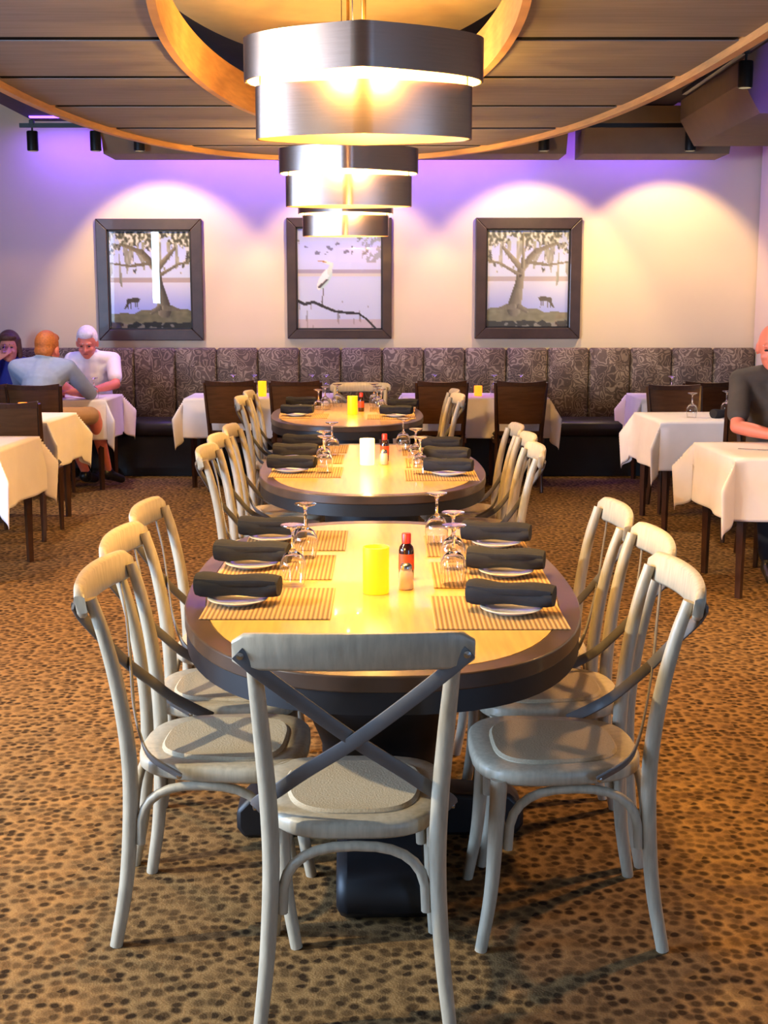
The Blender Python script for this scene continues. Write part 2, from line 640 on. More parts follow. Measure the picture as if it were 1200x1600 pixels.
# ------------------------------------------------------------------ the setting
WALL_Y = 11.9
XL, XR, YB = -5.6, 5.6, -3.6
CEIL = 3.14
struct('floor', MB().box((XL, YB, -0.1), (XR, WALL_Y + 0.15, 0)), CARPET)
struct('wall_back', MB().box((XL, WALL_Y, 0), (XR, WALL_Y + 0.15, 3.6)), WALLP)
wl = MB()
for a, b in (((YB, 0), (-1.15, 3.6)), ((-1.15, 0), (0.55, 1.0)), ((-1.15, 3.4), (0.55, 3.6)), ((0.55, 0), (0.8, 3.6)), ((4.0, 0), (WALL_Y + 0.15, 3.6)), ((0.8, 0), (4.0, 0.9)), ((0.8, 2.4), (4.0, 3.6))):
    wl.box((XL - 0.15, a[0], a[1]), (XL, b[0], b[1]))
struct('wall_left', wl, WALL2)
for i, (y0, y1, z0, z1) in enumerate(((0.8, 4.0, 0.9, 2.4), (-1.15, 0.55, 1.0, 3.4))):
    fr = MB()
    ym = (y0 + y1) / 2
    for a, b in (((y0, z0), (y0 + .06, z1)), ((y1 - .06, z0), (y1, z1)), ((y0, z0), (y1, z0 + .06)), ((y0, z1 - .06), (y1, z1)), ((ym - .03, z0), (ym + .03, z1))):
        fr.box((XL - 0.1, a[0], a[1]), (XL - 0.04, b[0], b[1]))
    MB().box((XL - 0.075, y0, z0), (XL - 0.07, y1, z1)).build('pane', PANE, struct('window_%d' % (i + 2), fr, BLACKM))
struct('wall_right', MB().box((XR, YB, 0), (XR + 0.15, WALL_Y + 0.15, 3.6)), WALL2)
struct('trim_1', MB().box((3.40, 11.0, 0), (3.9, 11.88, 3.13), 0.01), WALLP)          # pier at the right end of the back wall
# wall behind the camera with two glazed openings
wf = MB()
for a, b in (((XL, 0), (-4.88, 3.6)), ((-4.70, 0), (4.2, 3.6)), ((5.4, 0), (XR, 3.6)), ((4.2, 0), (5.4, 0.5)), ((4.2, 2.5), (5.4, 3.6)),
             ((-4.88, 0), (-4.70, 1.45)), ((-4.88, 3.05), (-4.70, 3.6))):
    wf.box((a[0], YB - 0.15, a[1]), (b[0], YB, b[1]))
struct('wall_front', wf, WALL2)
for i, (x0, x1, z0, z1) in enumerate(((-4.88, -4.70, 1.45, 3.05), (4.2, 5.4, 0.5, 2.5))):
    fr = MB()
    q = 0.012 if i == 0 else 0.06
    for a, b in (((x0, z0), (x0 + q, z1)), ((x1 - q, z0), (x1, z1)), ((x0, z0), (x1, z0 + q)), ((x0, z1 - q), (x1, z1))):
        fr.box((a[0], YB - 0.1, a[1]), (b[0], YB - 0.04, b[1]))
    wn = struct('window_%d' % (1 + 3 * i), fr, BLACKM)
    MB().box((x0, YB - 0.075, z0), (x1, YB - 0.07, z1)).build('pane', PANE, wn)
# ceiling: dark middle field, cream field inside the raft's opening, raised side bays
RC = Vector((-0.20, 5.75))
RROT = R(2.6)
RA, RB_, REXP = 1.72, 4.45, 2.35
OA, OB_ = 0.74, 2.62


def rot2(x, y):
    return (RC.x + x * math.cos(RROT) - y * math.sin(RROT), RC.y + x * math.sin(RROT) + y * math.cos(RROT))


def sup(a, b, e, n=96):
    out = []
    for k in range(n):
        t = 2 * PI * k / n
        ct, st = math.cos(t), math.sin(t)
        out.append((a * math.copysign(abs(ct) ** (2 / e), ct), b * math.copysign(abs(st) ** (2 / e), st)))
    return out


struct('ceiling', MB().box((-3.1, YB, CEIL), (2.35, WALL_Y + 0.15, CEIL + 0.1)).box((XL, YB, 3.5), (-3.1, WALL_Y + .15, 3.6))
       .box((2.35, YB, 3.3), (XR, WALL_Y + .15, 3.4)).box((-3.14, YB, CEIL), (-3.1, WALL_Y, 3.5)).box((2.35, YB, CEIL), (2.39, WALL_Y, 3.3)), DARKCEIL)
struct('trim_2', MB().prism([rot2(x, y) for x, y in sup(OA + 0.24, OB_ + 0.3, 2.0)], CEIL - 0.05, CEIL), CREAMCEIL)
# soffit boxes hung in front of the back wall
for i, (x0, x1) in enumerate(((-2.32, 1.52), (1.68, 2.88))):
    s_ = MB()
    prof = [(11.02, 2.76), (11.50, 2.76), (11.50, 3.13), (10.9, 3.13), (10.9, 3.0)]
    s_.loft([[(x0 - 0.02, y, z) for y, z in prof], [(x1, y, z) for y, z in prof]])
    struct('trim_%d' % (3 + i), s_, SOFFIT)
# raised angled bay at the right
s_ = MB()
pr = [(2.52, 2.79), (3.9, 2.79), (3.9, 3.29), (2.40, 3.29), (2.40, 2.99)]
s_.loft([[(x, 8.9, z) for x, z in pr], [(x, 10.75, z) for x, z in pr]])
struct('trim_5', s_, SOFFIT)
for (p0, p1) in (((-2.2, 11.55, 3.125), (1.5, 11.6, 3.138)), ((1.72, 11.55, 3.125), (2.8, 11.6, 3.138)), ((-3.09, 11.55, 3.125), (-2.4, 11.6, 3.138))):
    st = MB().box(p0, p1).build('light_strip', LED)
    st['kind'] = 'structure'


# ------------------------------------------------------------------ the ceiling raft
def sx_at(y, a, b, e):
    q = 1 - abs(y / b) ** e
    return a * q ** (1 / e) if q > 0 else 0.0


raft = empty('ceiling_raft', (0, 0, 0), 0, 'oval wooden plank raft hung under the dark ceiling', 'ceiling raft')
ZR = 2.65
edges = [4.75 + 0.955 * k for k in range(-5, 7)]
yfar, ynear = RC.y + RB_, RC.y - RB_
gap = 0.042


def raft_x(Y, a, b, e):
    """left and right x of the rotated superellipse at world Y (numeric)"""
    pts = [rot2(x, y) for x, y in sup(a, b, e, 360)]
    xs = []
    for i in range(360):
        (xa, ya), (xb, yb) = pts[i], pts[(i + 1) % 360]
        if (ya - Y) * (yb - Y) <= 0 and ya != yb:
            xs.append(xa + (xb - xa) * (Y - ya) / (yb - ya))
    return (min(xs), max(xs)) if len(xs) >= 2 else None


def plank_piece(rows, z0, z1):
    """rows: (y, xl, xr)"""
    mb = MB()
    rings = [[(xl, y, z0), (xr, y, z0), (xr, y, z1), (xl, y, z1)] for y, xl, xr in rows]
    return mb.loft(rings)


for e0, e1 in zip(edges[:-1], edges[1:]):
    y0, y1 = max(e0 + gap, ynear + 0.02), min(e1 - gap, yfar - 0.02)
    if y1 - y0 < 0.05 or y1 < 2.0:
        continue
    rows = []
    N = 12
    for k in range(N + 1):
        Y = y0 + (y1 - y0) * k / N
        o = raft_x(Y, RA, RB_, REXP)
        i = raft_x(Y, OA, OB_, 2.0)
        if o:
            rows.append((Y, o[0], o[1], i))
    if any(r_[3] for r_ in rows):
        L, Rr = [], []
        for Y, xl, xr, i in rows:
            mid = RC.x - (Y - RC.y) * math.tan(RROT)
            if i:
                L.append((Y, xl, i[0]))
                Rr.append((Y, i[1], xr))
            else:
                L.append((Y, xl, mid - 0.004))
                Rr.append((Y, mid + 0.004, xr))
        plank_piece(L, ZR, ZR + 0.04).build('plank', PLANK, raft)
        plank_piece(Rr, ZR, ZR + 0.04).build('plank', PLANK, raft)
    else:
        plank_piece([(a, b, c) for a, b, c, _ in rows], ZR, ZR + 0.04).build('plank', PLANK, raft)


for e in edges[1:-1]:  # added black strips stand in for the shade in the gaps between planks
    o = raft_x(e, RA, RB_, REXP)
    i = raft_x(e, OA, OB_, 2.0)
    if not o or e < 2:
        continue
    for xl, xr in (((o[0], i[0]), (i[1], o[1])) if i else ((o[0], o[1]),)):
        MB().box((xl + .02, e - gap + .001, ZR + 0.004), (xr - .02, e + gap - .001, ZR + 0.038)).build('gap_shade_strip', GAPSHADE, raft)


def ring_trim(name, a, b, e, wdt, z0, z1, m, outward=True):
    rings = []
    for x, y in sup(a, b, e, 120):
        s1 = (1 + wdt / a, 1 + wdt / b)
        p, q = rot2(x, y), rot2(x * s1[0], y * s1[1])
        rings.append([(p[0], p[1], z0), (q[0], q[1], z0), (q[0], q[1], z1), (p[0], p[1], z1)])
    return MB().loft(rings, loop=True).build(name, m, raft, 40)


ring_trim('edge_band', RA, RB_, REXP, 0.045, ZR - 0.035, ZR + 0.10, TRIMW)
ring_trim('opening_band', OA, OB_, 2.0, -0.035, ZR - 0.03, ZR + 0.17, TRIMW)
# backing board above the planks, behind the added shade strips in the gaps
bk = MB()
rings_o, rings_i = [], []
for k, ((x, y), (xi, yi)) in enumerate(zip(sup(RA, RB_, REXP, 120), sup(OA, OB_, 2.0, 120))):
    p, q = rot2(x, y), rot2(xi, yi)
    rings_o.append([(p[0], p[1], ZR + .045), (q[0], q[1], ZR + .045), (q[0], q[1], ZR + .075), (p[0], p[1], ZR + .075)])
bk.loft(rings_o, loop=True).build('backing_board', BLACKM, raft)
for (x, y) in ((-1.2, 4.2), (0.9, 4.2), (-1.35, 7.6), (0.75, 7.6)):
    MB().tube([(x, y, ZR + 0.07), (x, y, CEIL)], 0.008, 6).build('hanger', BLACKM, raft)


# ------------------------------------------------------------------ pendant lamps
def lamp_plan(a, d, p, n=20, off=0.0):
    """leaf-shaped plan with a cusp to the front and to the back"""
    pts = []
    half = []
    for k in range(n + 1):
        s_ = 1 - (1 - k / n) ** 2          # dense near the end
        x = a * s_
        half.append((x, d * max(0.0, 1 - x / a) ** p))
    front = [(-x, -y) for x, y in half[::-1]] + [(x, -y) for x, y in half[1:]]
    back = [(x, y) for x, y in half[::-1][1:]] + [(-x, y) for x, y in half[1:-1]]
    pts = front + back
    if off:
        pts = [(x * (1 - off / a), y * (1 - off / d)) for x, y in pts]
    return pts


def lamp_band(a, d, p, z0, z1, th=0.004):
    o, i = lamp_plan(a, d, p), lamp_plan(a, d, p, off=th)
    rings = [[(ox, oy, z0), (ix, iy, z0), (ix, iy, z1), (ox, oy, z1)] for (ox, oy), (ix, iy) in zip(o, i)]
    return MB().loft(rings, loop=True)


def make_pendant():
    t = empty('pendant_lamp')
    ub = lamp_band(0.325, 0.25, 0.5, 0.150, 0.262).build('upper_band', NICKEL, t, 50)
    lamp_band(0.320, 0.246, 0.5, 0.151, 0.261, 0.003).build('lining', LINER, ub, 50)
    lb_ = lamp_band(0.295, 0.14, 0.45, 0.0, 0.138).build('lower_band', NICKEL, t, 50)
    lamp_band(0.290, 0.136, 0.45, 0.001, 0.137, 0.003).build('lining', LINER, lb_, 50)
    MB().tube([(0, 0, 0.27), (0, 0, 1.10)], 0.007, 8).build('stem', BRASS, t, 60)
    MB().tube([(-0.03, 0.0, 0.27), (-0.03, 0, 1.10)], 0.002, 6).build('cable', BLACKM, t, 60)
    MB().lathe([(0.0, 1.075), (0.07, 1.078), (0.075, 1.09), (0.075, 1.11), (0.0, 1.11)], 24).build('canopy', BRASS, t, 40)
    sp = MB().tube([(-0.322, 0, 0.255), (0.322, 0, 0.255)], 0.005, 6)
    sp.tube([(0, -0.245, 0.255), (0, 0.245, 0.255)], 0.005, 6)
    sp.tube([(-0.08, -0.185, 0.255), (0.08, -0.185, 0.255)], 0.004, 6).tube([(-0.08, 0.185, 0.255), (0.08, 0.185, 0.255)], 0.004, 6)
    sp.tube([(-0.28, 0, 0.262), (-0.28, 0, 0.12)], 0.004, 6).tube([(0.28, 0, 0.262), (0.28, 0, 0.12)], 0.004, 6)
    sp.build('spider', BLACKM, t)
    for sx in (-1, 1):
        for sy in (-1, 1):
            c = (sx * 0.08, sy * 0.185)
            so = MB().lathe([(0.0, 0.232), (0.014, 0.232), (0.014, 0.262), (0.0, 0.262)], 10, (c[0], c[1], 0)).build('socket', BRASS, t, 40)
            MB().ellipsoid((c[0], c[1], 0.21), (0.020, 0.020, 0.026), 12, 8).build('bulb', BULB, so, 180)
    return t


PEND = Proto(make_pendant())
for (x, y, lb) in ((-0.055, 3.62, 'nearest and largest-looking two-tier nickel pendant lamp above the front oval table'),
                   (-0.165, 6.15, 'middle two-tier nickel pendant lamp above the middle oval table'),
                   (-0.262, 8.95, 'farthest two-tier nickel pendant lamp above the far oval table')):
    PEND.place((x, y, 1.985), 0, lb, 'pendant lamps in a row over the oval tables', 'pendant lamp')
    for sx in (-1, 1):
        for sy in (-1, 1):
            light('pendant_bulb_light', 'POINT', (x + sx * 0.08, y + sy * 0.185, 1.985 + 0.168), 33, (1.0, 0.57, 0.14), 0.012)
    light('pendant_up_light', 'POINT', (x, y, 1.985 + 0.30), 9, (1.0, 0.62, 0.24), 0.03)


# ------------------------------------------------------------------ track rails and spots
def rail(p0, p1, label):
    d = MB()
    p0, p1 = Vector(p0), Vector(p1)
    d.tube([p0, p1], 0.02, flat=(0.035, 0.035))
    return tag(d.build('track_rail', BLACKM), label, 'track rail')


rail((-3.0, 10.92, 2.975), (2.75, 10.92, 2.975), 'long black track rail running along the back wall soffit')
rail((2.235, 7.2, 3.08), (2.235, 9.9, 3.08), 'black track rail over the right aisle with violet glow')
bpy.data.objects['track_rail'].location.z = 0.0


def make_spot():
    t = empty('track_spot')
    MB().box((-0.02, -0.02, -0.02), (0.02, 0.02, 0.03), 0.004).build('adapter', BLACKM, t)
    MB().tube([(0, 0, -0.02), (0, 0, -0.06)], 0.008, 8).build('stem', BLACKM, t, 60)
    MB().lathe([(0.0, -0.06), (0.042, -0.06), (0.046, -0.068), (0.046, -0.215), (0.038, -0.22), (0.038, -0.205), (0.0, -0.205)], 20).build('can', BLACKM, t, 40)
    MB().lathe([(0.0, -0.2085), (0.036, -0.2085), (0.036, -0.2055), (0, -0.2055)], 20).build('lens', SPOTGLOW, t, 40)
    return t


SPOT = Proto(make_spot())
for (x, y, z, lb) in ((-2.90, 10.92, 2.99, 'black track spot at the far left end of the back rail'),
                      (-2.38, 10.92, 2.99, 'second black track spot from the left on the back rail'),
                      (-2.02, 10.92, 2.99, 'third black track spot from the left, above the left tree picture'),
                      (-0.32, 10.92, 2.99, 'black track spot behind the pendant lamps lighting the heron picture'),
                      (1.32, 10.92, 2.99, 'black track spot above the right tree picture'),
                      (2.53, 10.92, 2.99, 'black track spot farthest right on the back rail'),
                      (2.235, 8.25, 3.07, 'lit black track spot hanging over the right aisle')):
    SPOT.place((x, y, z), 0, lb, 'track spots', 'spotlight')
for (x, tx, pw) in ((-2.02, -1.98, 58), (-0.32, -0.32, 50), (1.32, 1.30, 58), (2.53, 2.55, 60)):
    light('picture_spot_light', 'SPOT', (x, 10.94, 2.745), pw, (1.0, 0.68, 0.28), 0.03, (tx, 11.9, 1.66), None, 86, 0.38)
light('aisle_spot_light', 'SPOT', (2.235, 8.25, 2.84), 60, (1.0, 0.84, 0.62), 0.03, (2.1, 8.3, 0), None, 80, 0.6)


# ------------------------------------------------------------------ banquette
bq = empty('banquette', (0, 0, 0), 0, 'long wall banquette with swirl patterned back and black vinyl seat', 'banquette')
BX0, BX1 = -4.56, 3.39
pw = 0.378
n = int(round((BX1 - BX0) / pw))
pw = (BX1 - BX0) / n
pm = None
for k in range(n):
    if pm is None:
        o = MB().box((0.003, -0.10, 0.47), (pw - 0.003, 0.0, 1.125), 0.02).build('back_panel', SWIRL, bq, 60)
        pm = o
    else:
        o = pm.copy()
        C.objects.link(o)
    o.location = (BX0 + k * pw, 11.86, 0)
MB().box((BX0, 11.80, 0.0), (BX1, 11.895, 1.10)).build('back_frame', VINYL, bq)
cw = (BX1 - BX0) / 7
cm = None
for k in range(7):
    if cm is None:
        o = MB().box((0.004, 11.28, 0.36), (cw - 0.004, 11.77, 0.50), 0.03).build('seat_cushion', VINYL, bq, 60)
        cm = o
    else:
        o = cm.copy()
        C.objects.link(o)
    o.location.x = BX0 + k * cw
MB().box((BX0, 11.32, 0.08), (BX1, 11.79, 0.36)).box((BX0, 11.38, 0.0), (BX1, 11.79, 0.08)).build('plinth', BLACKM, bq)


# ------------------------------------------------------------------ framed pictures
def clampc(c):
    return tuple(max(0, min(1, x)) for x in c)


def seg_d(px, py, a, b):
    ax, ay = a
    bx, by = b
    dx, dy = bx - ax, by - ay
    t = max(0, min(1, ((px - ax) * dx + (py - ay) * dy) / (dx * dx + dy * dy + 1e-9)))
    return math.hypot(px - ax - t * dx, py - ay - t * dy), t


def lerp(a, b, t):
    return tuple(x + (y - x) * t for x, y in zip(a, b))


def tree_print(mirror, pale):
    trunk = [((0.34, 0.80), (0.40, 0.55), 0.085, 0.05), ((0.40, 0.55), (0.42, 0.40), 0.05, 0.045), ((0.42, 0.40), (0.60, 0.22), 0.045, 0.03),
             ((0.42, 0.40), (0.20, 0.18), 0.035, 0.018), ((0.60, 0.22), (0.85, 0.14), 0.028, 0.012), ((0.44, 0.38), (0.44, 0.04), 0.02, 0.012),
             ((0.40, 0.46), (0.16, 0.34), 0.02, 0.012), ((0.16, 0.34), (0.0, 0.31), 0.012, 0.008), ((0.50, 0.33), (0.74, 0.36), 0.02, 0.012),
             ((0.74, 0.36), (0.98, 0.33), 0.012, 0.008), ((0.34, 0.78), (0.16, 0.80), 0.03, 0.012), ((0.40, 0.78), (0.50, 0.84), 0.03, 0.012)]
    deer = [((0.66, 0.70), (0.77, 0.71), 0.022, 0.024), ((0.77, 0.70), (0.80, 0.77), 0.012, 0.01), ((0.80, 0.77), (0.815, 0.79), 0.012, 0.008),
            ((0.67, 0.71), (0.66, 0.79), 0.006, 0.005), ((0.69, 0.71), (0.695, 0.79), 0.006, 0.005), ((0.75, 0.71), (0.745, 0.79), 0.006, 0.005),
            ((0.77, 0.71), (0.775, 0.79), 0.006, 0.005), ((0.655, 0.695), (0.63, 0.69), 0.006, 0.004)]

    def f(u, v):
        x = u if not mirror else 1 - u
        y = v
        sky = lerp((0.66, 0.71, 1.0), (0.82, 0.86, 1.0), min(1, y / 0.5))
        water = lerp((0.88, 0.88, 0.98), (0.64, 0.69, 1.0), min(1, max(0, (y - 0.5) / 0.32)))
        c = sky if y < 0.5 else water
        if abs(y - 0.50) < 0.02:
            c = lerp(c, (0.55, 0.42, 0.36), 0.5)
        nz = noise.fractal(Vector((x * 11, y * 7, 3.1)), 1.0, 2.0, 4)
        top = 0.24 - y + 0.30 * nz + 0.05 * math.cos(x * 9)
        if top > 0.06:
            sh = noise.noise(Vector((x * 30, y * 24, 9)))
            c = (0.24, 0.24, 0.25) if sh < -0.1 else ((0.48, 0.48, 0.46) if sh < 0.15 else (0.84, 0.83, 0.88))
        # hanging moss
        ms = noise.noise(Vector((x * 17, y * 1.6, 5)))
        lo = 0.30 + 0.26 * noise.noise(Vector((x * 8, 1.5, 2)))
        if ms > 0.14 and 0.12 < y < lo + 0.12:
            c = lerp((0.42, 0.43, 0.40), (0.74, 0.73, 0.70), noise.noise(Vector((x * 40, y * 12, 1))) * 0.5 + 0.5)
        gr = 0.84 - 0.08 * math.exp(-((x - 0.3) / 0.28) ** 2) + 0.02 * noise.noise(Vector((x * 9, 0, 4)))
        if y > gr:
            s2 = noise.noise(Vector((x * 14, y * 26, 7)))
            c = lerp((0.34, 0.33, 0.24), (0.56, 0.54, 0.42), s2 * 0.5 + 0.5)
            if y > 0.93 + 0.03 * s2:
                c = (0.10, 0.10, 0.10) if s2 < 0.25 else (0.5, 0.48, 0.46)
        for a, b, r0, r1 in trunk:
            d, t = seg_d(x, y, a, b)
            rr = r0 + (r1 - r0) * t
            if d < rr:
                side = (x - (a[0] + (b[0] - a[0]) * t)) / max(rr, 1e-4)
                g2 = 0.5 + 0.5 * noise.noise(Vector((x * 40, y * 9, 2)))
                c = lerp((0.20, 0.18, 0.15), (0.66, 0.62, 0.52), max(0, min(1, 0.5 + 0.45 * side + 0.3 * (g2 - 0.5))))
        if math.hypot(x - 0.41, y - 0.47) < 0.016:
            c = (0.16, 0.12, 0.10)
        for a, b, r0, r1 in deer:
            d, t = seg_d(x, y, a, b)
            if d < r0 + (r1 - r0) * t:
                c = (0.26, 0.23, 0.20)
        return lerp(c, (0.95, 0.95, 0.93), pale)
    return f


def heron_print():
    branch = [(0.0, 0.71), (0.09, 0.75), (0.20, 0.73), (0.33, 0.78), (0.45, 0.82), (0.58, 0.835), (0.72, 0.84), (0.82, 0.90), (0.92, 0.99)]
    leg = [((0.31, 0.60), (0.30, 0.76), 0.006, 0.005), ((0.27, 0.58), (0.36, 0.51), 0.016, 0.01)]

    def f(u, v):
        c = lerp((0.68, 0.72, 1.0), (0.86, 0.88, 1.0), min(1, v / 0.55))
        if abs(v - 0.43) < 0.018:
            c = lerp(c, (0.62, 0.56, 0.64), 0.7)
        if 0.45 < v < 0.48:
            c = lerp(c, (0.88, 0.82, 0.72), 0.6)
        if v < 0.26:
            q = noise.fractal(Vector((u * 9, v * 14, 2)), 1.0, 2.0, 3)
            if q > 0.42:
                c = lerp(c, (0.36, 0.36, 0.44), 0.75)
        if u > 0.76 and v < 0.34:
            q = noise.fractal(Vector((u * 16, v * 16, 6)), 1.0, 2.0, 3)
            if q > -0.05:
                c = lerp(c, (0.50, 0.52, 0.54), 0.6)
        if v > 0.72:
            q = noise.noise(Vector((u * 46, v * 4, 3)))
            if q > 0.42:
                c = lerp(c, (0.45, 0.42, 0.44), 0.6)
            if v > 0.9:
                c = lerp(c, (0.86, 0.62, 0.50), 0.35)
        # heron: body, neck, head, beak
        bx, by = u - 0.33, v - 0.50
        rx, ry = bx * 0.78 + by * 0.62, -bx * 0.62 + by * 0.78
        if (rx / 0.055) ** 2 + (ry / 0.13) ** 2 < 1:
            c = (1.0, 1.0, 1.0) if rx < 0.02 else (0.80, 0.90, 0.90)
        d, t = seg_d(u, v, (0.38, 0.44), (0.41, 0.36))
        if d < 0.022:
            c = (0.86, 0.92, 0.90)
        d, t = seg_d(u, v, (0.40, 0.355), (0.34, 0.335))
        if d < 0.016:
            c = (0.90, 0.93, 0.92)
        d, t = seg_d(u, v, (0.34, 0.335), (0.26, 0.325))
        if d < 0.006:
            c = (0.70, 0.50, 0.28)
        for a, b, r0, r1 in leg:
            d, t = seg_d(u, v, a, b)
            if d < r0 + (r1 - r0) * t:
                c = (0.34, 0.30, 0.30)
        for a, b in zip(branch[:-1], branch[1:]):
            d, t = seg_d(u, v, a, b)
            if d < 0.016 - 0.008 * a[0]:
                c = (0.17, 0.14, 0.16)
        return c
    return f


def picture(x0, x1, z0, z1, fn, label, fw=0.10, nx=90, nz=104):
    root = empty('framed_picture', ((x0 + x1) / 2, WALL_Y, z0), 0, label, 'picture', 'framed pictures along the back wall')
    W, Hh = x1 - x0, z1 - z0
    hw = W / 2
    for nm, poly in (('frame_rail', [(-hw, 0), (hw, 0), (hw - fw, fw), (-hw + fw, fw)]),
                     ('frame_rail', [(-hw, Hh), (-hw + fw, Hh - fw), (hw - fw, Hh - fw), (hw, Hh)]),
                     ('frame_stile', [(-hw, 0), (-hw + fw, fw), (-hw + fw, Hh - fw), (-hw, Hh)]),
                     ('frame_stile', [(hw, 0), (hw, Hh), (hw - fw, Hh - fw), (hw - fw, fw)])):
        MB().loft([[(x, -0.002, z) for x, z in poly], [(x, -0.05, z) for x, z in poly]]).build(nm, FRAMEW, root, bevel=0.006)
    b_ = MB()
    i0 = fw - 0.001
    for a, b in (((-hw + i0, i0), (hw - i0, i0 + .014)), ((-hw + i0, Hh - i0 - .014), (hw - i0, Hh - i0)),
                 ((-hw + i0, i0), (-hw + i0 + .014, Hh - i0)), ((hw - i0 - .014, i0), (hw - i0, Hh - i0))):
        b_.box((a[0], -0.036, a[1]), (b[0], -0.012, b[1]))
    b_.build('inner_bead', BEAD, root)
    pw_, ph_ = W - 2 * fw, Hh - 2 * fw
    vs, fs, cols = [], [], []
    for j in range(nz + 1):
        for i in range(nx + 1):
            u, v = i / nx, j / nz
            vs.append((-pw_ / 2 + pw_ * u, -0.012, fw + ph_ * (1 - v)))
            cols.append(clampc(fn(u, v)))
    for j in range(nz):
        for i in range(nx):
            a = j * (nx + 1) + i
            fs.append((a, a + nx + 1, a + nx + 2, a + 1))
    me = bpy.data.meshes.new('painting')
    me.from_pydata(vs, [], fs)
    at = me.attributes.new('print', 'FLOAT_COLOR', 'POINT')
    flat = []
    for c in cols:
        flat += list(lin([x * 255 for x in c]))
    at.data.foreach_set('color', flat)
    me.materials.append(PRINT)
    po = bpy.data.objects.new('painting', me)
    C.objects.link(po)
    po.parent = root
    MB().box((-pw_ / 2, -0.022, fw), (pw_ / 2, -0.020, fw + ph_)).build('pane', PANE, root)
    return root


picture(-2.615, -1.655, 1.19, 2.283, tree_print(True, 0.0), 'left framed picture of an oak tree leaning left with a grazing deer')
picture(-0.885, 0.070, 1.205, 2.292, heron_print(), 'middle framed picture of a white heron above a dark branch', 0.085)
picture(0.832, 1.795, 1.205, 2.292, tree_print(False, 0.22), 'right framed picture of a pale oak tree leaning right with a deer')


# ------------------------------------------------------------------ oval tables
def oval(a, b, e=2.5, n=72):
    return sup(a, b, e, n)


def table_ring(o_, i_, z0, z1):
    rings = [[(ox, oy, z0), (ix, iy, z0), (ix, iy, z1), (ox, oy, z1)] for (ox, oy), (ix, iy) in zip(o_, i_)]
    return MB().loft(rings, loop=True)


def make_table():
    t = empty('oval_table')
    A, B = 0.535, 0.98
    MB().prism(oval(A - 0.058, B - 0.058), 0.728, 0.7595).build('table_top', TOPW, t)
    table_ring(oval(A, B), oval(A - 0.0575, B - 0.0575), 0.722, 0.760).build('rim', RIMW, t, 40, bevel=0.004)
    table_ring(oval(A - 0.004, B - 0.004), oval(A - 0.05, B - 0.05), 0.672, 0.7225).build('edge_apron', BLACKW, t, 40)
    MB().prism(oval(0.30, 0.55), 0.67, 0.728).build('subtop', BLACKW, t)
    MB().lathe([(0.0, 0.672), (0.22, 0.672), (0.228, 0.62), (0.228, 0.46), (0.215, 0.38), (0.185, 0.31), (0.17, 0.27), (0.17, 0.22), (0.18, 0.14), (0.18, 0.06), (0.0, 0.06)], 32).build('pedestal', BLACKW, t, 50)
    for k in range(4):
        a = k * PI / 2
        e_ = 0.08 if k % 2 else -0.10
        hw_ = 0.125 if k % 2 else 0.07
        prof = [(0.10, 0.0), (0.50 + e_, 0.0), (0.52 + e_, 0.03), (0.52 + e_, 0.085), (0.48 + e_, 0.125), (0.42 + e_, 0.135), (0.30, 0.12), (0.10, 0.14)]
        c, s_ = math.cos(a), math.sin(a)
        rr = []
        for wd in (-hw_, hw_):
            rr.append([(p * c - wd * s_, p * s_ + wd * c, z) for p, z in prof])
        MB().loft(rr).build('foot', BLACKW, t, 60, bevel=0.028)
    return t


TABLE = Proto(make_table())
T1, T2, T3 = Vector((-0.012, 3.615, 0)), Vector((-0.06, 6.17, 0)), Vector((-0.262, 9.10, 0))
for tt, lb in ((T1, 'front oval table with dark rim, nearest the camera'), (T2, 'middle one of the three oval tables'), (T3, 'farthest of the three oval tables, near the banquette')):
    TABLE.place(tt, R(1.6), lb, 'oval tables in a row', 'table')
TZ = 0.7598


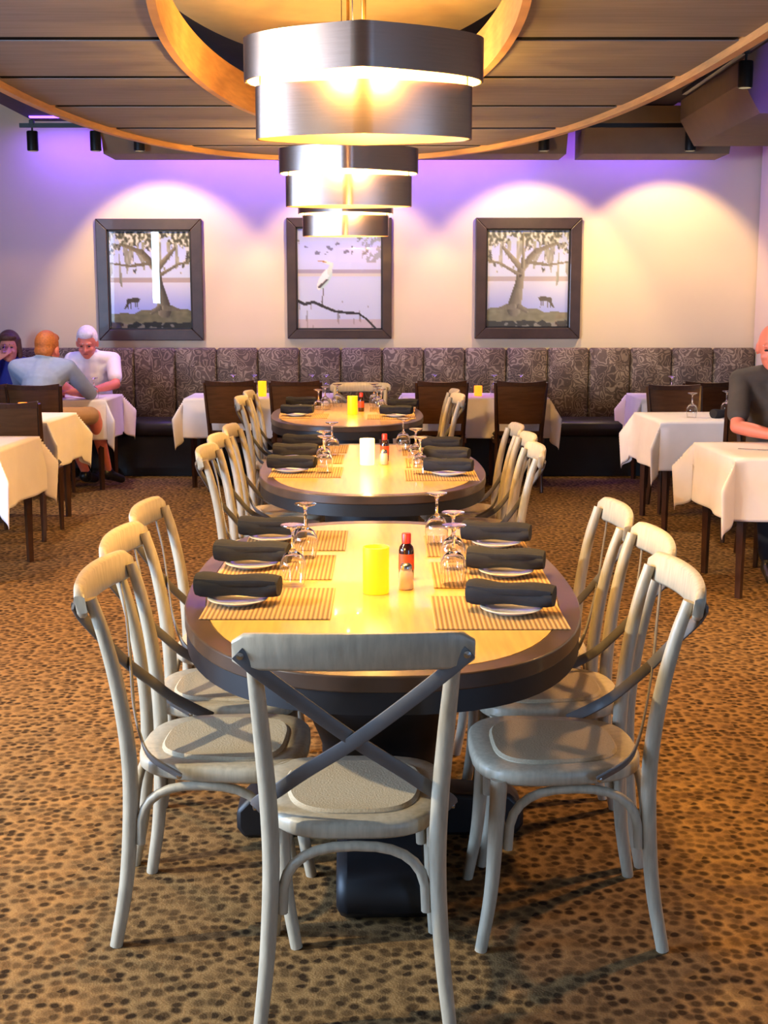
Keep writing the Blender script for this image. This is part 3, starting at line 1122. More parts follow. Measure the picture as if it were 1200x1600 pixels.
# ------------------------------------------------------------------ cross-back chairs
def make_chair():
    t = empty('cross_back_chair')
    # seat frame: rounded trapezoid ring, and woven pad
    def outline(sc):
        pts = []
        for k in range(40):
            an = 2 * PI * k / 40
            ct, st = math.cos(an), math.sin(an)
            x = math.copysign(abs(ct) ** (2 / 3.2), ct)
            y = math.copysign(abs(st) ** (2 / 3.2), st)
            wd = 0.205 + 0.022 * y
            pts.append((x * wd * sc, 0.012 + y * 0.208 * sc))
        return pts
    o_, i_, m_ = outline(1.0), outline(0.74), outline(0.96)
    rings = []
    for (ox, oy), (mx, my), (ix, iy) in zip(o_, m_, i_):
        rings.append([(mx, my, 0.418), (ox, oy, 0.426), (ox, oy, 0.450), (mx, my, 0.458), (ix, iy, 0.456), (ix, iy, 0.418)])
    MB().loft(rings, loop=True).build('seat_frame', CHAIRW, t, 50)
    pd = outline(0.745)
    pc = outline(0.40)
    mb = MB()
    mb.loft([[(x, y, 0.44) for x, y in pd], [(x, y, 0.459) for x, y in pd], [(x * 0.96, (y - .012) * 0.96 + .012, 0.465) for x, y in pd],
             [(x, y, 0.463) for x, y in pc]])
    mb.build('seat_pad', RATTAN, t, 40)
    # rear legs run up into the back posts
    for s_ in (-1, 1):
        path = smoothpath([(s_ * 0.205, -0.235, 0.0), (s_ * 0.188, -0.208, 0.16), (s_ * 0.178, -0.195, 0.34), (s_ * 0.180, -0.195, 0.48),
                           (s_ * 0.190, -0.212, 0.64), (s_ * 0.200, -0.240, 0.78), (s_ * 0.205, -0.266, 0.866)], 5)
        MB().tube(path, [0.0155 + 0.004 * math.sin(PI * min(1, i / len(path) * 1.1)) for i in range(len(path))], 10).build('rear_leg', CHAIRW, t, 60)
    for s_ in (-1, 1):
        path = smoothpath([(s_ * 0.185, 0.165, 0.43), (s_ * 0.186, 0.172, 0.28), (s_ * 0.190, 0.182, 0.14), (s_ * 0.198, 0.205, 0.0)], 5)
        MB().tube(path, [0.0205 - 0.006 * i / len(path) for i in range(len(path))], 10).build('front_leg', CHAIRW, t, 60)
    # top rail: bowed board with rounded ends
    rings = []
    N = 20
    for k in range(N + 1):
        q = -1 + 2 * k / N
        x = 0.243 * q
        y = -0.276 - 0.034 * (1 - q * q)
        en = 1 - max(0, (abs(q) - 0.86) / 0.14) ** 2 * 0.45
        hh = 0.039 * en
        zc = 0.860 + 0.005 * (1 - q * q)
        th = 0.0125
        rings.append([(x, y - th, zc - hh * .8), (x, y - th * .4, zc - hh), (x, y + th * .5, zc - hh), (x, y + th, zc - hh * .8),
                      (x, y + th - .006, zc + hh * .8), (x, y + th * .3 - .008, zc + hh), (x, y - th * .6 - .008, zc + hh), (x, y - th - .006, zc + hh * .8)])
    MB().loft(rings).build('top_rail', CHAIRW, t, 60)
    # crossing straps from the rail ends, over the posts, to the sides of the seat
    for s_ in (-1, 1):
        path = smoothpath([(s_ * 0.232, -0.298, 0.860), (s_ * 0.190, -0.292, 0.820), (s_ * 0.105, -0.262 - 0.004 * s_, 0.742), (0, -0.230 - 0.004 * s_, 0.652), (-s_ * 0.105, -0.196, 0.572),
                           (-s_ * 0.165, -0.168, 0.520), (-s_ * 0.206, -0.135, 0.482), (-s_ * 0.2185, -0.062, 0.440)], 5)
        st_ = MB().tube(path, 1, flat=(0.030, 0.006), up=(0, 0, 1)).build('cross_strap', STRAPW, t, 50)
        MB().lathe([(0, -0.004), (0.007, -0.004), (0.007, 0.002), (0, 0.004)], 8, (0, 0, 0)).build('bolt', STEEL, st_, 40).matrix_local = \
            Matrix.Translation((-s_ * 0.221, -0.066, 0.442)) @ Matrix.Rotation(R(-90 * s_), 4, 'Y')
        MB().lathe([(0, -0.004), (0.008, -0.004), (0.008, 0.002), (0, 0.004)], 8, (0, 0, 0)).build('bolt', STEEL, st_, 40).matrix_local = \
            Matrix.Translation((s_ * 0.226, -0.302, 0.855)) @ Matrix.Rotation(R(90), 4, 'X')
    # bent arches under the seat
    def arch(p0, p1, zt=0.405, zb=0.255):
        p0, p1 = Vector(p0), Vector(p1)
        pts = []
        for k in range(15):
            a = PI * k / 14
            q = (1 - math.cos(a)) / 2
            q2 = math.copysign(abs(math.cos(a)) ** 0.8, math.cos(a))
            q = (1 - q2) / 2
            zz = zb + (zt - zb) * (math.sin(a) ** 0.62)
            p = p0.lerp(p1, q)
            pts.append((p.x, p.y, zz))
        MB().tube(pts, 0.0118, 8).build('arch_brace', CHAIRW, t, 60)
    arch((-0.155, -0.192, 0), (0.155, -0.192, 0))
    arch((-0.162, 0.158, 0), (0.162, 0.158, 0))
    arch((-0.182, -0.172, 0), (-0.186, 0.142, 0))
    arch((0.182, -0.172, 0), (0.186, 0.142, 0))
    return t


CH = Proto(make_chair())
CG = 'grey-washed cross-back chairs at the oval tables'


def chair(x, y, rz, label):
    return CH.place((x, y, 0), R(rz), label, CG, 'chair')


chair(-0.068, 2.765, 1.5, 'grey-washed cross-back chair at the near end of the front oval table, seen from behind')
NTH = ('nearest', 'middle', 'farthest')
for k, (x, y, r_) in enumerate(((-0.41, 3.10, -92), (-0.455, 3.56, -91), (-0.475, 4.06, -90))):
    chair(x, y, r_, 'grey-washed cross-back chair, %s of three on the left of the front oval table' % NTH[k])
for k, (x, y, r_) in enumerate(((0.435, 3.08, 91), (0.475, 3.55, 90), (0.455, 4.04, 90))):
    chair(x, y, r_, 'grey-washed cross-back chair, %s of three on the right of the front oval table' % NTH[k])
for k, (x, y, r_) in enumerate(((-0.51, 5.72, -91), (-0.525, 6.2, -90), (-0.515, 6.7, -90))):
    chair(x, y, r_, 'grey-washed cross-back chair, %s of three on the left of the middle oval table' % NTH[k])
for k, (x, y, r_) in enumerate(((0.40, 5.78, 91), (0.42, 6.26, 90), (0.41, 6.74, 90))):
    chair(x, y, r_, 'grey-washed cross-back chair, %s of three on the right of the middle oval table' % NTH[k])
for k, (x, y, r_) in enumerate(((-0.69, 8.75, -90), (-0.69, 9.30, -90))):
    chair(x, y, r_, 'grey-washed cross-back chair, %s of two on the left of the far oval table' % ('nearer', 'farther')[k])
for k, (x, y, r_) in enumerate(((0.235, 8.98, 96), (0.23, 9.45, 92))):
    chair(x, y, r_, 'grey-washed cross-back chair, %s of two on the right of the far oval table' % ('nearer', 'farther')[k])
chair(-0.19, 10.03, 180, 'cross-back chair at the far end of the far oval table, facing the camera')


# ------------------------------------------------------------------ place settings
def make_mat_():
    return MB().box((-0.165, -0.175, 0), (0.165, 0.175, 0.003), 0.0008).build('placemat', MATTING)


def make_plate():
    prof = [(0.0, 0.0), (0.045, 0.0), (0.050, 0.004), (0.078, 0.013), (0.080, 0.0155), (0.077, 0.0165), (0.05, 0.008), (0.0, 0.007)]
    return MB().lathe(prof, 32).build('bread_plate', CHINA, None, 50)


def make_napkin():
    rings = []
    N = 14
    for i in range(N + 1):
        q = i / N
        x = -0.112 + 0.224 * q
        ring = []
        rr = 0.030 * (1 + 0.10 * math.sin(q * 7))
        if q < 0.06 or q > 0.94:
            rr *= 0.90
        for k in range(14):
            a = 2 * PI * k / 14
            wob = 1 + 0.06 * math.sin(3 * a + 5 * q)
            ring.append((x, rr * 1.35 * wob * math.cos(a), 0.030 + max(-0.0295, rr * wob * math.sin(a) + 0.004 * math.sin(q * 9 + a))))
        rings.append(ring)
    mb = MB().loft(rings)
    # folded flap edge along the roll
    mb.tube(smoothpath([(-0.108, -0.034, 0.044), (-0.03, -0.038, 0.042), (0.05, -0.037, 0.045), (0.108, -0.033, 0.042)], 4), 1, flat=(0.016, 0.004))
    t = mb.build('napkin_roll', NAPK, None, 60)
    sp = MB()
    for sx in (-1, 1):
        pts = []
        for k in range(26):
            a = k * 0.55
            rr = 0.004 + 0.0145 * k / 25
            pts.append((sx * 0.1105, rr * 1.3 * math.cos(a), 0.0305 + rr * math.sin(a)))
        sp.tube(pts, 0.0018, 5)
    sp.build('rolled_end', NAPK, t, 60)
    return t


def make_goblet():
    """stemmed goblet standing upside down on its rim"""
    t = empty('goblet')
    prof_o = [(0.031, 0.0), (0.036, 0.025), (0.0385, 0.045), (0.036, 0.066), (0.026, 0.085), (0.010, 0.096), (0.0045, 0.104), (0.0042, 0.145), (0.008, 0.158), (0.030, 0.165), (0.034, 0.168), (0.0335, 0.170), (0.0, 0.170)]
    prof_i = [(0.0, 0.092), (0.010, 0.0915), (0.0245, 0.082), (0.0343, 0.065), (0.0368, 0.045), (0.0343, 0.025), (0.0295, 0.0)]
    seg = 24
    rings = [[(r_ * math.cos(2 * PI * k / seg), r_ * math.sin(2 * PI * k / seg), z) for k in range(seg)] for r_, z in [(max(r0, 1e-4), z0) for r0, z0 in prof_i + prof_o]]
    mb = MB()
    mb.loft(rings, caps=False)
    # close rim
    n0, n1 = (len(prof_i) - 1) * seg, len(prof_i) * seg
    return mb.build('goblet', GOBLET, None, 60)


MATP, PLATEP, NAPP, GOBP = Proto(make_mat_()), Proto(make_plate()), Proto(make_napkin()), Proto(None)
bpy.data.objects.remove(bpy.data.objects['goblet']) if 'goblet' in bpy.data.objects else None
gob = make_goblet()
for o_ in [o_ for o_ in bpy.data.objects if o_.type == 'EMPTY' and o_.name.startswith('goblet')]:
    bpy.data.objects.remove(o_)
gob.name = 'goblet'
GOBP.root = gob


def settings(tname, spots, nrot):
    for (side, nth, x, y, mx) in spots:
        sg = -1 if side == 'left' else 1
        wh = 'at the %s %s setting of the %s oval table' % (nth, side, tname)
        MATP.place((mx, y, TZ + 0.0005), 0, 'woven brown striped placemat ' + wh, 'placemats', 'placemat')
        PLATEP.place((x, y - 0.01, TZ + 0.0038), 0, 'small white bread plate ' + wh, 'bread plates', 'plate')
        NAPP.place((x, y, TZ + 0.0205), R((-14 if sg > 0 else -7) + random.uniform(-4, 4)), 'charcoal napkin roll ' + wh, 'rolled napkins', 'napkin')


settings('front', (('left', 'nearest', -0.385, 3.30, -0.30), ('left', 'middle', -0.395, 3.765, -0.315), ('left', 'farthest', -0.37, 4.20, -0.29),
                   ('right', 'nearest', 0.325, 3.20, 0.29), ('right', 'middle', 0.355, 3.655, 0.305), ('right', 'farthest', 0.365, 4.10, 0.30)), 6)
settings('middle', (('left', 'nearest', -0.43, 5.92, -0.36), ('left', 'middle', -0.445, 6.42, -0.37), ('left', 'farthest', -0.43, 6.86, -0.36),
                    ('right', 'nearest', 0.295, 5.81, 0.26), ('right', 'middle', 0.31, 6.27, 0.27), ('right', 'farthest', 0.30, 6.76, 0.26)), 5)
settings('far', (('left', 'nearer', -0.60, 8.86, -0.55), ('left', 'farther', -0.62, 9.60, -0.56),
                 ('right', 'nearer', 0.085, 8.80, 0.05), ('right', 'farther', 0.14, 9.42, 0.06)), 5)
GL = (('nearer goblet on the left of the front oval table', -0.255, 3.52, 0), ('farther goblet on the left of the front oval table', -0.243, 3.90, 0),
      ('nearest goblet on the right of the front oval table', 0.195, 3.52, 0), ('middle goblet on the right of the front oval table', 0.205, 3.74, 0),
      ('farthest goblet on the right of the front oval table', 0.172, 4.12, 0),
      ('nearest goblet on the left of the middle oval table', -0.275, 5.90, 0), ('middle goblet on the left of the middle oval table', -0.290, 6.13, 0),
      ('farthest goblet on the left of the middle oval table', -0.268, 6.57, 0),
      ('nearest goblet on the right of the middle oval table', 0.165, 5.85, 0), ('middle goblet on the right of the middle oval table', 0.155, 6.24, 0),
      ('farthest goblet on the right of the middle oval table', 0.102, 6.80, 0),
      ('nearest of three goblets left of the candle on the far oval table', -0.462, 9.05, 0), ('middle of three goblets left of the candle on the far oval table', -0.43, 9.38, 0),
      ('farthest of three goblets left of the candle on the far oval table', -0.35, 9.62, 0),
      ('nearest of three goblets right of the candle on the far oval table', -0.02, 9.10, 0), ('middle of three goblets right of the candle on the far oval table', -0.05, 9.40, 0),
      ('farthest of three goblets right of the candle on the far oval table', -0.075, 9.66, 0))


def goblet(x, y, z, lb):
    GOBP.place((x, y, z), 0, 'clear stemmed ' + lb, 'upside-down goblets', 'goblet')


for lb, x, y, _ in GL:
    goblet(x, y, TZ + (0.0037 if abs(y - 3.52) > 9 else 0.0037), lb.replace('goblet', 'upside-down goblet', 1))


# candles
def make_candle(m, r_, h):
    t = empty('candle_holder')
    prof = [(0.0, 0.0), (r_ * .96, 0.0), (r_, 0.004), (r_, h), (r_ - .004, h), (r_ - .004, 0.012), (0, 0.012)]
    MB().lathe(prof, 28).build('glass_cup', m, t, 50)
    MB().lathe([(0, 0.013), (r_ - .005, 0.013), (r_ - .005, h * .55), (0, h * .55 - .002)], 20).build('wax', WAX, t, 50)
    MB().lathe([(0.0, h * .55), (0.006, h * .55 + .008), (0.007, h * .55 + .015), (0.0, h * .55 + .034)], 10).build('flame', FLAME, t, 180)
    return t


CAND = Proto(make_candle(CANDLE, 0.036, 0.128))
CANDP = Proto(make_candle(CANDLEW, 0.036, 0.128))
CANDA = Proto(make_candle(AMBER, 0.034, 0.085))
CAND.place((-0.022, 3.43, TZ + .0005), 0, 'glowing yellow candle cup on the front oval table', 'candles', 'candle')
CANDP.place((-0.082, 6.20, TZ + .0005), 0, 'pale glowing candle cup on the middle oval table', 'candles', 'candle')
CAND.place((-0.222, 9.02, TZ + .0005), 0, 'glowing yellow candle cup on the far oval table', 'candles', 'candle')
for (x, y) in ((-0.022, 3.43), (-0.082, 6.20), (-0.222, 9.02)):
    light('candle_light', 'POINT', (x, y, TZ + 0.17), 1.1, (1.0, 0.6, 0.16), 0.03)


def make_sauce():
    t = empty('sauce_bottle')
    MB().lathe([(0, 0), (0.021, 0), (0.022, 0.004), (0.022, 0.085), (0.019, 0.096), (0.011, 0.106), (0.010, 0.118), (0, 0.118)], 20).build('bottle', SAUCE, t, 50)
    MB().lathe([(0.0222, 0.03), (0.0225, 0.03), (0.0225, 0.076), (0.0222, 0.076)], 20).build('label', LABELR, t, 50)
    MB().lathe([(0, 0.106), (0.0135, 0.106), (0.0135, 0.132), (0.012, 0.135), (0, 0.135)], 16).build('cap', REDCAP, t, 50)
    return t


def make_salt():
    t = empty('salt_shaker')
    MB().lathe([(0, 0), (0.019, 0), (0.021, 0.004), (0.019, 0.045), (0.016, 0.056), (0, 0.056)], 8).build('jar', SALT, t, 50)
    MB().lathe([(0, 0.0565), (0.0165, 0.0565), (0.0165, 0.066), (0.012, 0.072), (0, 0.073)], 16).build('lid', STEEL, t, 50)
    return t


SAU, SALTP = Proto(make_sauce()), Proto(make_salt())
SAU.place((0.064, 3.60, TZ + .0005), 0, 'dark sauce bottle with red cap on the front oval table', 'sauce bottles', 'bottle')
SAU.place((0.003, 6.36, TZ + .0005), 0, 'dark sauce bottle with red cap on the middle oval table', 'sauce bottles', 'bottle')
SAU.place((-0.165, 9.25, TZ + .0005), 0, 'dark sauce bottle with red cap on the far oval table', 'sauce bottles', 'bottle')
SALTP.place((0.061, 3.475, TZ + .0005), 0, 'white salt shaker before the sauce bottle on the front oval table', 'salt shakers', 'shaker')
SALTP.place((-0.001, 6.22, TZ + .0005), 0, 'white salt shaker before the sauce bottle on the middle oval table', 'salt shakers', 'shaker')


# ------------------------------------------------------------------ white-clothed tables along the walls
def make_bistro(hx, hy, over, seed, name_label, cloth_label, loc, rz=0):
    t = empty('dining_table', loc, R(rz), name_label, 'table', 'white-clothed tables')
    MB().box((-hx, -hy, 0.715), (hx, hy, 0.745), 0.004).build('table_top', ESPRESSO, t)
    for sx in (-1, 1):
        for sy in (-1, 1):
            x, y = sx * (hx - 0.06), sy * (hy - 0.06)
            MB().tube([(x, y, 0.715), (x, y, 0.0)], [0.03, 0.021], 4).build('leg', ESPRESSO, t)
    MB().box((-hx + .07, -hy + .05, .64), (hx - .07, -hy + .07, .715)).box((-hx + .07, hy - .07, .64), (hx - .07, hy - .05, .715)).build('apron', ESPRESSO, t)
    rnd = random.Random(seed)
    ph = [rnd.uniform(0, 6.28) for _ in range(4)]
    top = 0.7495
    N = 22
    us = []
    def axis(h):
        a = [-h - over + over * k / N for k in range(N)] + [-h + 2 * h * k / 12 for k in range(13)] + [h + over * (k + 1) / N for k in range(N)]
        return a
    ux, uy = axis(hx + .004), axis(hy + .004)
    vs = []
    for v in uy:
        for u in ux:
            dx = max(0, abs(u) - hx - .004)
            dy = max(0, abs(v) - hy - .004)
            sx = 1 if u >= 0 else -1
            sy = 1 if v >= 0 else -1
            bx = max(-hx - .004, min(hx + .004, u))
            by = max(-hy - .004, min(hy + .004, v))
            if dx == 0 and dy == 0:
                vs.append((u, v, top))
                continue
            if dx and dy:
                r_ = math.hypot(dx, dy)
                fi = math.atan2(dy, dx)
                dg = abs(math.degrees(fi) - 45)
                psi = R(5) + R(34) * math.exp(-(dg / 15) ** 2)
                cr = ph[(sx > 0) * 2 + (sy > 0)]
                psi += R(4) * math.sin(fi * 4 + cr)
                al = math.atan2(1, 1) + (fi - PI / 4) * 0.75
                r1 = min(r_, over * 0.62)
                r2 = r_ - r1
                h = r1 * math.sin(psi) - r2 * 0.10 * math.exp(-(dg / 25) ** 2)
                x = bx + sx * (math.cos(al) * h + 0.003)
                y = by + sy * (math.sin(al) * h + 0.003)
                z = top - r1 * math.cos(psi) * 0.98 - r2 * 0.985
            else:
                d = dx or dy
                al = v if dx else u
                wv = 0.018 * math.sin(al * 9 + ph[0]) + 0.012 * math.sin(al * 17 + ph[1])
                # swing out towards the corner ears
                o_ = d * (0.06 + wv * 2)
                x = bx + sx * ((o_ + 0.003) if dx else 0)
                y = by + sy * ((o_ + 0.003) if dy else 0)
                z = top - d * 0.985
            vs.append((x, y, z))
    nx, ny = len(ux), len(uy)
    fs = [(j * nx + i, j * nx + i + 1, (j + 1) * nx + i + 1, (j + 1) * nx + i) for j in range(ny - 1) for i in range(nx - 1)]
    mb = MB().add(vs, fs)
    o = mb.build('tablecloth', CLOTH, None, 180)
    o.location = loc
    o.rotation_euler = (0, 0, R(rz))
    sd = o.modifiers.new('thick', 'SOLIDIFY')
    sd.thickness = 0.002
    sd.offset = 1
    tag(o, cloth_label, 'tablecloth', 'white tablecloths')
    return t


ctop = 0.7525
make_bistro(0.60, 0.33, 0.33, 1, 'table under the white cloth left of the far oval table, by the banquette', 'white cloth on the banquette table left of the far oval table', (-1.05, 10.93, 0))
make_bistro(0.60, 0.33, 0.33, 2, 'table under the white cloth right of the far oval table, by the banquette', 'white cloth on the banquette table right of the far oval table', (0.765, 10.93, 0))
make_bistro(0.56, 0.33, 0.32, 3, 'table under violet-lit white cloth at the right end of the banquette', 'violet-lit white cloth on the table at the right end of the banquette', (2.70, 10.93, 0))
make_bistro(0.38, 0.38, 0.33, 4, 'small table under white cloth in the right aisle, behind the one with the man', 'white cloth with goblet on the small table in the right aisle, second from front', (2.22, 8.93, 0), 2)
make_bistro(0.42, 0.38, 0.33, 5, 'table in front of the man in the dark shirt at the right edge', 'white cloth on the table in front of the man in the dark shirt', (2.22, 6.93, 0), 2)
make_bistro(0.38, 0.38, 0.33, 6, 'nearest white-clothed table at the left edge of the room', 'cream-lit white cloth on the nearest table at the left edge', (-2.46, 7.25, 0), -2)
make_bistro(0.38, 0.36, 0.33, 7, 'second white-clothed table from the front at the left', 'white cloth on the second table from the front at the left', (-2.63, 8.92, 0), -2)
make_bistro(0.58, 0.33, 0.33, 8, 'banquette table at the left where three people sit', 'white cloth on the banquette table where three people sit', (-2.86, 10.80, 0))


# ------------------------------------------------------------------ dark dining chairs
def make_dark_chair():
    t = empty('dark_dining_chair')
    # curved, tapering back panel with a dished top edge
    def panel(z0, z1, w0, w1, th, bow, dish, n=14, m=6):
        F, Bk = [], []
        for j in range(m + 1):
            q = j / m
            zz = z0 + (z1 - z0) * q
            wd = w0 + (w1 - w0) * q
            yy = -0.205 - 0.11 * ((zz - 0.45) / 0.45)
            rf, rb = [], []
            for i in range(n + 1):
                p = -1 + 2 * i / n
                z = zz + dish * p * p * (q ** 2)
                y = yy - bow * (1 - p * p)
                rf.append((p * wd / 2, y + th / 2, z))
                rb.append((p * wd / 2, y - th / 2, z))
            F.append(rf + rb[::-1])
        return MB().loft(F)
    panel(0.565, 0.875, 0.345, 0.385, 0.020, 0.030, 0.014).build('back_panel', ESPRESSOP, t, 50)
    panel(0.876, 0.905, 0.388, 0.398, 0.026, 0.031, 0.016, m=2).build('top_rail', ESPRESSO, t, 50)
    panel(0.47, 0.505, 0.335, 0.335, 0.020, 0.022, 0.0, m=2).build('lower_rail', ESPRESSO, t, 50)
    for s_ in (-1, 1):
        path = smoothpath([(s_ * 0.185, -0.26, 0.0), (s_ * 0.180, -0.215, 0.22), (s_ * 0.178, -0.200, 0.45), (s_ * 0.190, -0.255, 0.68), (s_ * 0.203, -0.312, 0.905)], 5)
        MB().tube(path, [0.017 + 0.004 * math.sin(PI * i / (len(path) - 1)) for i in range(len(path))], 4).build('rear_leg', ESPRESSO, t, bevel=0.003)
        MB().tube([(s_ * 0.190, 0.185, 0.43), (s_ * 0.192, 0.19, 0.0)], [0.024, 0.016], 4).build('front_leg', ESPRESSO, t, bevel=0.003)
    MB().box((-0.21, -0.205, 0.40), (0.21, 0.215, 0.445), 0.006).build('seat_frame', ESPRESSO, t)
    MB().box((-0.205, -0.185, 0.446), (0.205, 0.215, 0.485), 0.018).build('seat_pad', VINYL, t, 60)
    return t


DC = Proto(make_dark_chair())
for (x, y, rz, lb) in ((-1.245, 10.66, 0, 'dark wooden dining chair, left of the pair left of the far oval table'),
                       (-0.715, 10.66, 0, 'dark wooden dining chair, right of the pair left of the far oval table'),
                       (0.465, 10.62, 0, 'dark wooden dining chair, left of the pair right of the far oval table'),
                       (1.100, 10.60, 0, 'dark wooden dining chair, right of the pair right of the far oval table'),
                       (2.60, 10.55, 0, 'dark dining chair in the right aisle at the violet-lit banquette table'),
                       (2.22, 9.50, 180, 'dark dining chair on the far side of the small right-aisle table'),
                       (2.38, 8.42, 0, 'dark dining chair with its back to the man at the right edge'),
                       (2.38, 7.58, 180, 'dark dining chair the man in the dark shirt sits on'),
                       (-2.72, 10.18, 4, 'dark dining chair the man in the pale blue shirt sits on'),
                       (-2.40, 8.46, 0, 'dark glossy dining chair at the second left table, back to the camera'),
                       (-3.10, 10.2, 0, 'dark dining chair at the far left edge beside the man in blue')):
    DC.place((x, y, 0), R(rz), lb, 'dark wooden dining chairs', 'chair')

# things on the white tables
for (x, y, lb) in ((-1.30, 11.08, 'upside-down goblet, leftmost on the left banquette table'), (-1.12, 11.08, 'upside-down goblet, second on the left banquette table'),
                   (-0.62, 11.1, 'upside-down goblet, third on the left banquette table'), (-0.42 - .08, 11.1, 'upside-down goblet, rightmost on the left banquette table'),
                   (0.44, 11.12, 'upside-down goblet, leftmost on the right banquette table'), (0.95, 11.08, 'upside-down goblet, middle one on the right banquette table'), (1.18, 11.08, 'upside-down goblet, rightmost on the right banquette table'),
                   (2.43, 10.85, 'upside-down goblet on the violet-lit cloth at the right end'), (3.05, 11.1, 'upside-down goblet near the right end of the banquette'),
                   (2.13, 8.85, 'upside-down goblet at the corner of the small right-aisle table'), (2.42, 9.05, 'upside-down goblet at the back of the small right-aisle table'),
                   (-2.40, 10.62, 'goblet before the man in the white shirt'), (-2.72, 8.95, 'goblet on the second table from the front at the left')):
    goblet(x, y, ctop, lb)
CAND.place((-1.03, 10.85, ctop), 0, 'bright yellow candle cup on the left banquette table', 'candles', 'candle')
CANDA.place((0.80, 10.9, ctop), 0, 'orange glowing candle jar on the right banquette table', 'candles', 'candle')
CANDA.place((2.62, 10.8, ctop), 0, 'orange glowing candle jar at the right end of the banquette', 'candles', 'candle')
CANDA.place((-2.56, 9.08, ctop), 0, 'orange glowing candle jar on the second left table', 'candles', 'candle')
NAPP.place((2.36, 8.85, ctop), R(30), 'charcoal napkin roll on the small right-aisle table', 'rolled napkins', 'napkin')
for k, (x, y, a) in enumerate(((2.02, 6.9, 60), (2.12, 6.86, 70))):
    mb = MB()
    mb.tube([(0, -0.09, 0.002), (0, 0.02, 0.002)], 1, flat=(0.010, 0.003), up=(1, 0, 0))
    if k == 0:
        mb.tube([(0, 0.02, 0.002), (0, 0.10, 0.002)], 1, flat=(0.018, 0.002), up=(1, 0, 0))
    else:
        for q in (-0.009, -0.003, 0.003, 0.009):
            mb.tube([(q, 0.045, 0.002), (q, 0.10, 0.002)], 1, flat=(0.003, 0.002), up=(1, 0, 0))
        mb.tube([(0, 0.02, 0.002), (0, 0.047, 0.002)], 1, flat=(0.022, 0.002), up=(1, 0, 0))
    o = mb.build(('table_knife', 'table_fork')[k], STEEL)
    o.location = (x, y, ctop)
    o.rotation_euler = (0, 0, R(a))
    tag(o, 'steel %s on the white cloth before the man in the dark shirt' % ('knife', 'fork')[k], ('knife', 'fork')[k])


# ------------------------------------------------------------------ people
def remeshed(mb, name, m, parent, voxel=0.008, smooth=6):
    o = mb.build(name, m)
    rm = o.modifiers.new('r', 'REMESH')
    rm.mode = 'VOXEL'
    rm.voxel_size = voxel
    sm = o.modifiers.new('s', 'SMOOTH')
    sm.iterations = smooth
    sm.factor = 0.5
    dg = bpy.context.evaluated_depsgraph_get()
    me = bpy.data.meshes.new_from_object(o.evaluated_get(dg))
    o.modifiers.clear()
    o.data = me
    me.name = name
    if not me.materials:
        me.materials.append(m)
    me.polygons.foreach_set('use_smooth', [True] * len(me.polygons))
    if parent is not None:
        o.parent = parent
    return o


def hand(mb, wrist, direction, palm_n, curl=0.5, size=1.0):
    """palm, four fingers and a thumb leaving the side of the palm"""
    d = Vector(direction).normalized()
    n_ = Vector(palm_n)
    n_ = (n_ - d * n_.dot(d)).normalized()
    s_ = d.cross(n_)
    w0 = Vector(wrist)
    for q in (-0.028, -0.01, 0.01, 0.028):
        mb.capsule(w0 + d * 0.01 + s_ * q * 0.6, w0 + d * 0.085 * size + s_ * q, 0.015, 0.013)
    for q, ln in ((-0.03, 0.062), (-0.01, 0.078), (0.01, 0.084), (0.03, 0.072)):
        b = w0 + d * 0.09 * size + s_ * q
        d1 = (d * math.cos(curl * .6) + n_ * math.sin(curl * .6))
        d2 = (d * math.cos(curl * 1.8) + n_ * math.sin(curl * 1.8))
        m_ = b + d1 * ln * 0.5
        mb.capsule(b, m_, 0.010, 0.009)
        mb.capsule(m_, m_ + d2 * ln * 0.5, 0.009, 0.0075)
    tb = w0 + d * 0.035 + s_ * 0.032
    tm = tb + (d * .6 + s_ * .7 + n_ * .3).normalized() * 0.04
    mb.capsule(tb, tm, 0.012, 0.011)
    mb.capsule(tm, tm + (d * .9 + s_ * .15 + n_ * .4).normalized() * 0.032, 0.011, 0.008)


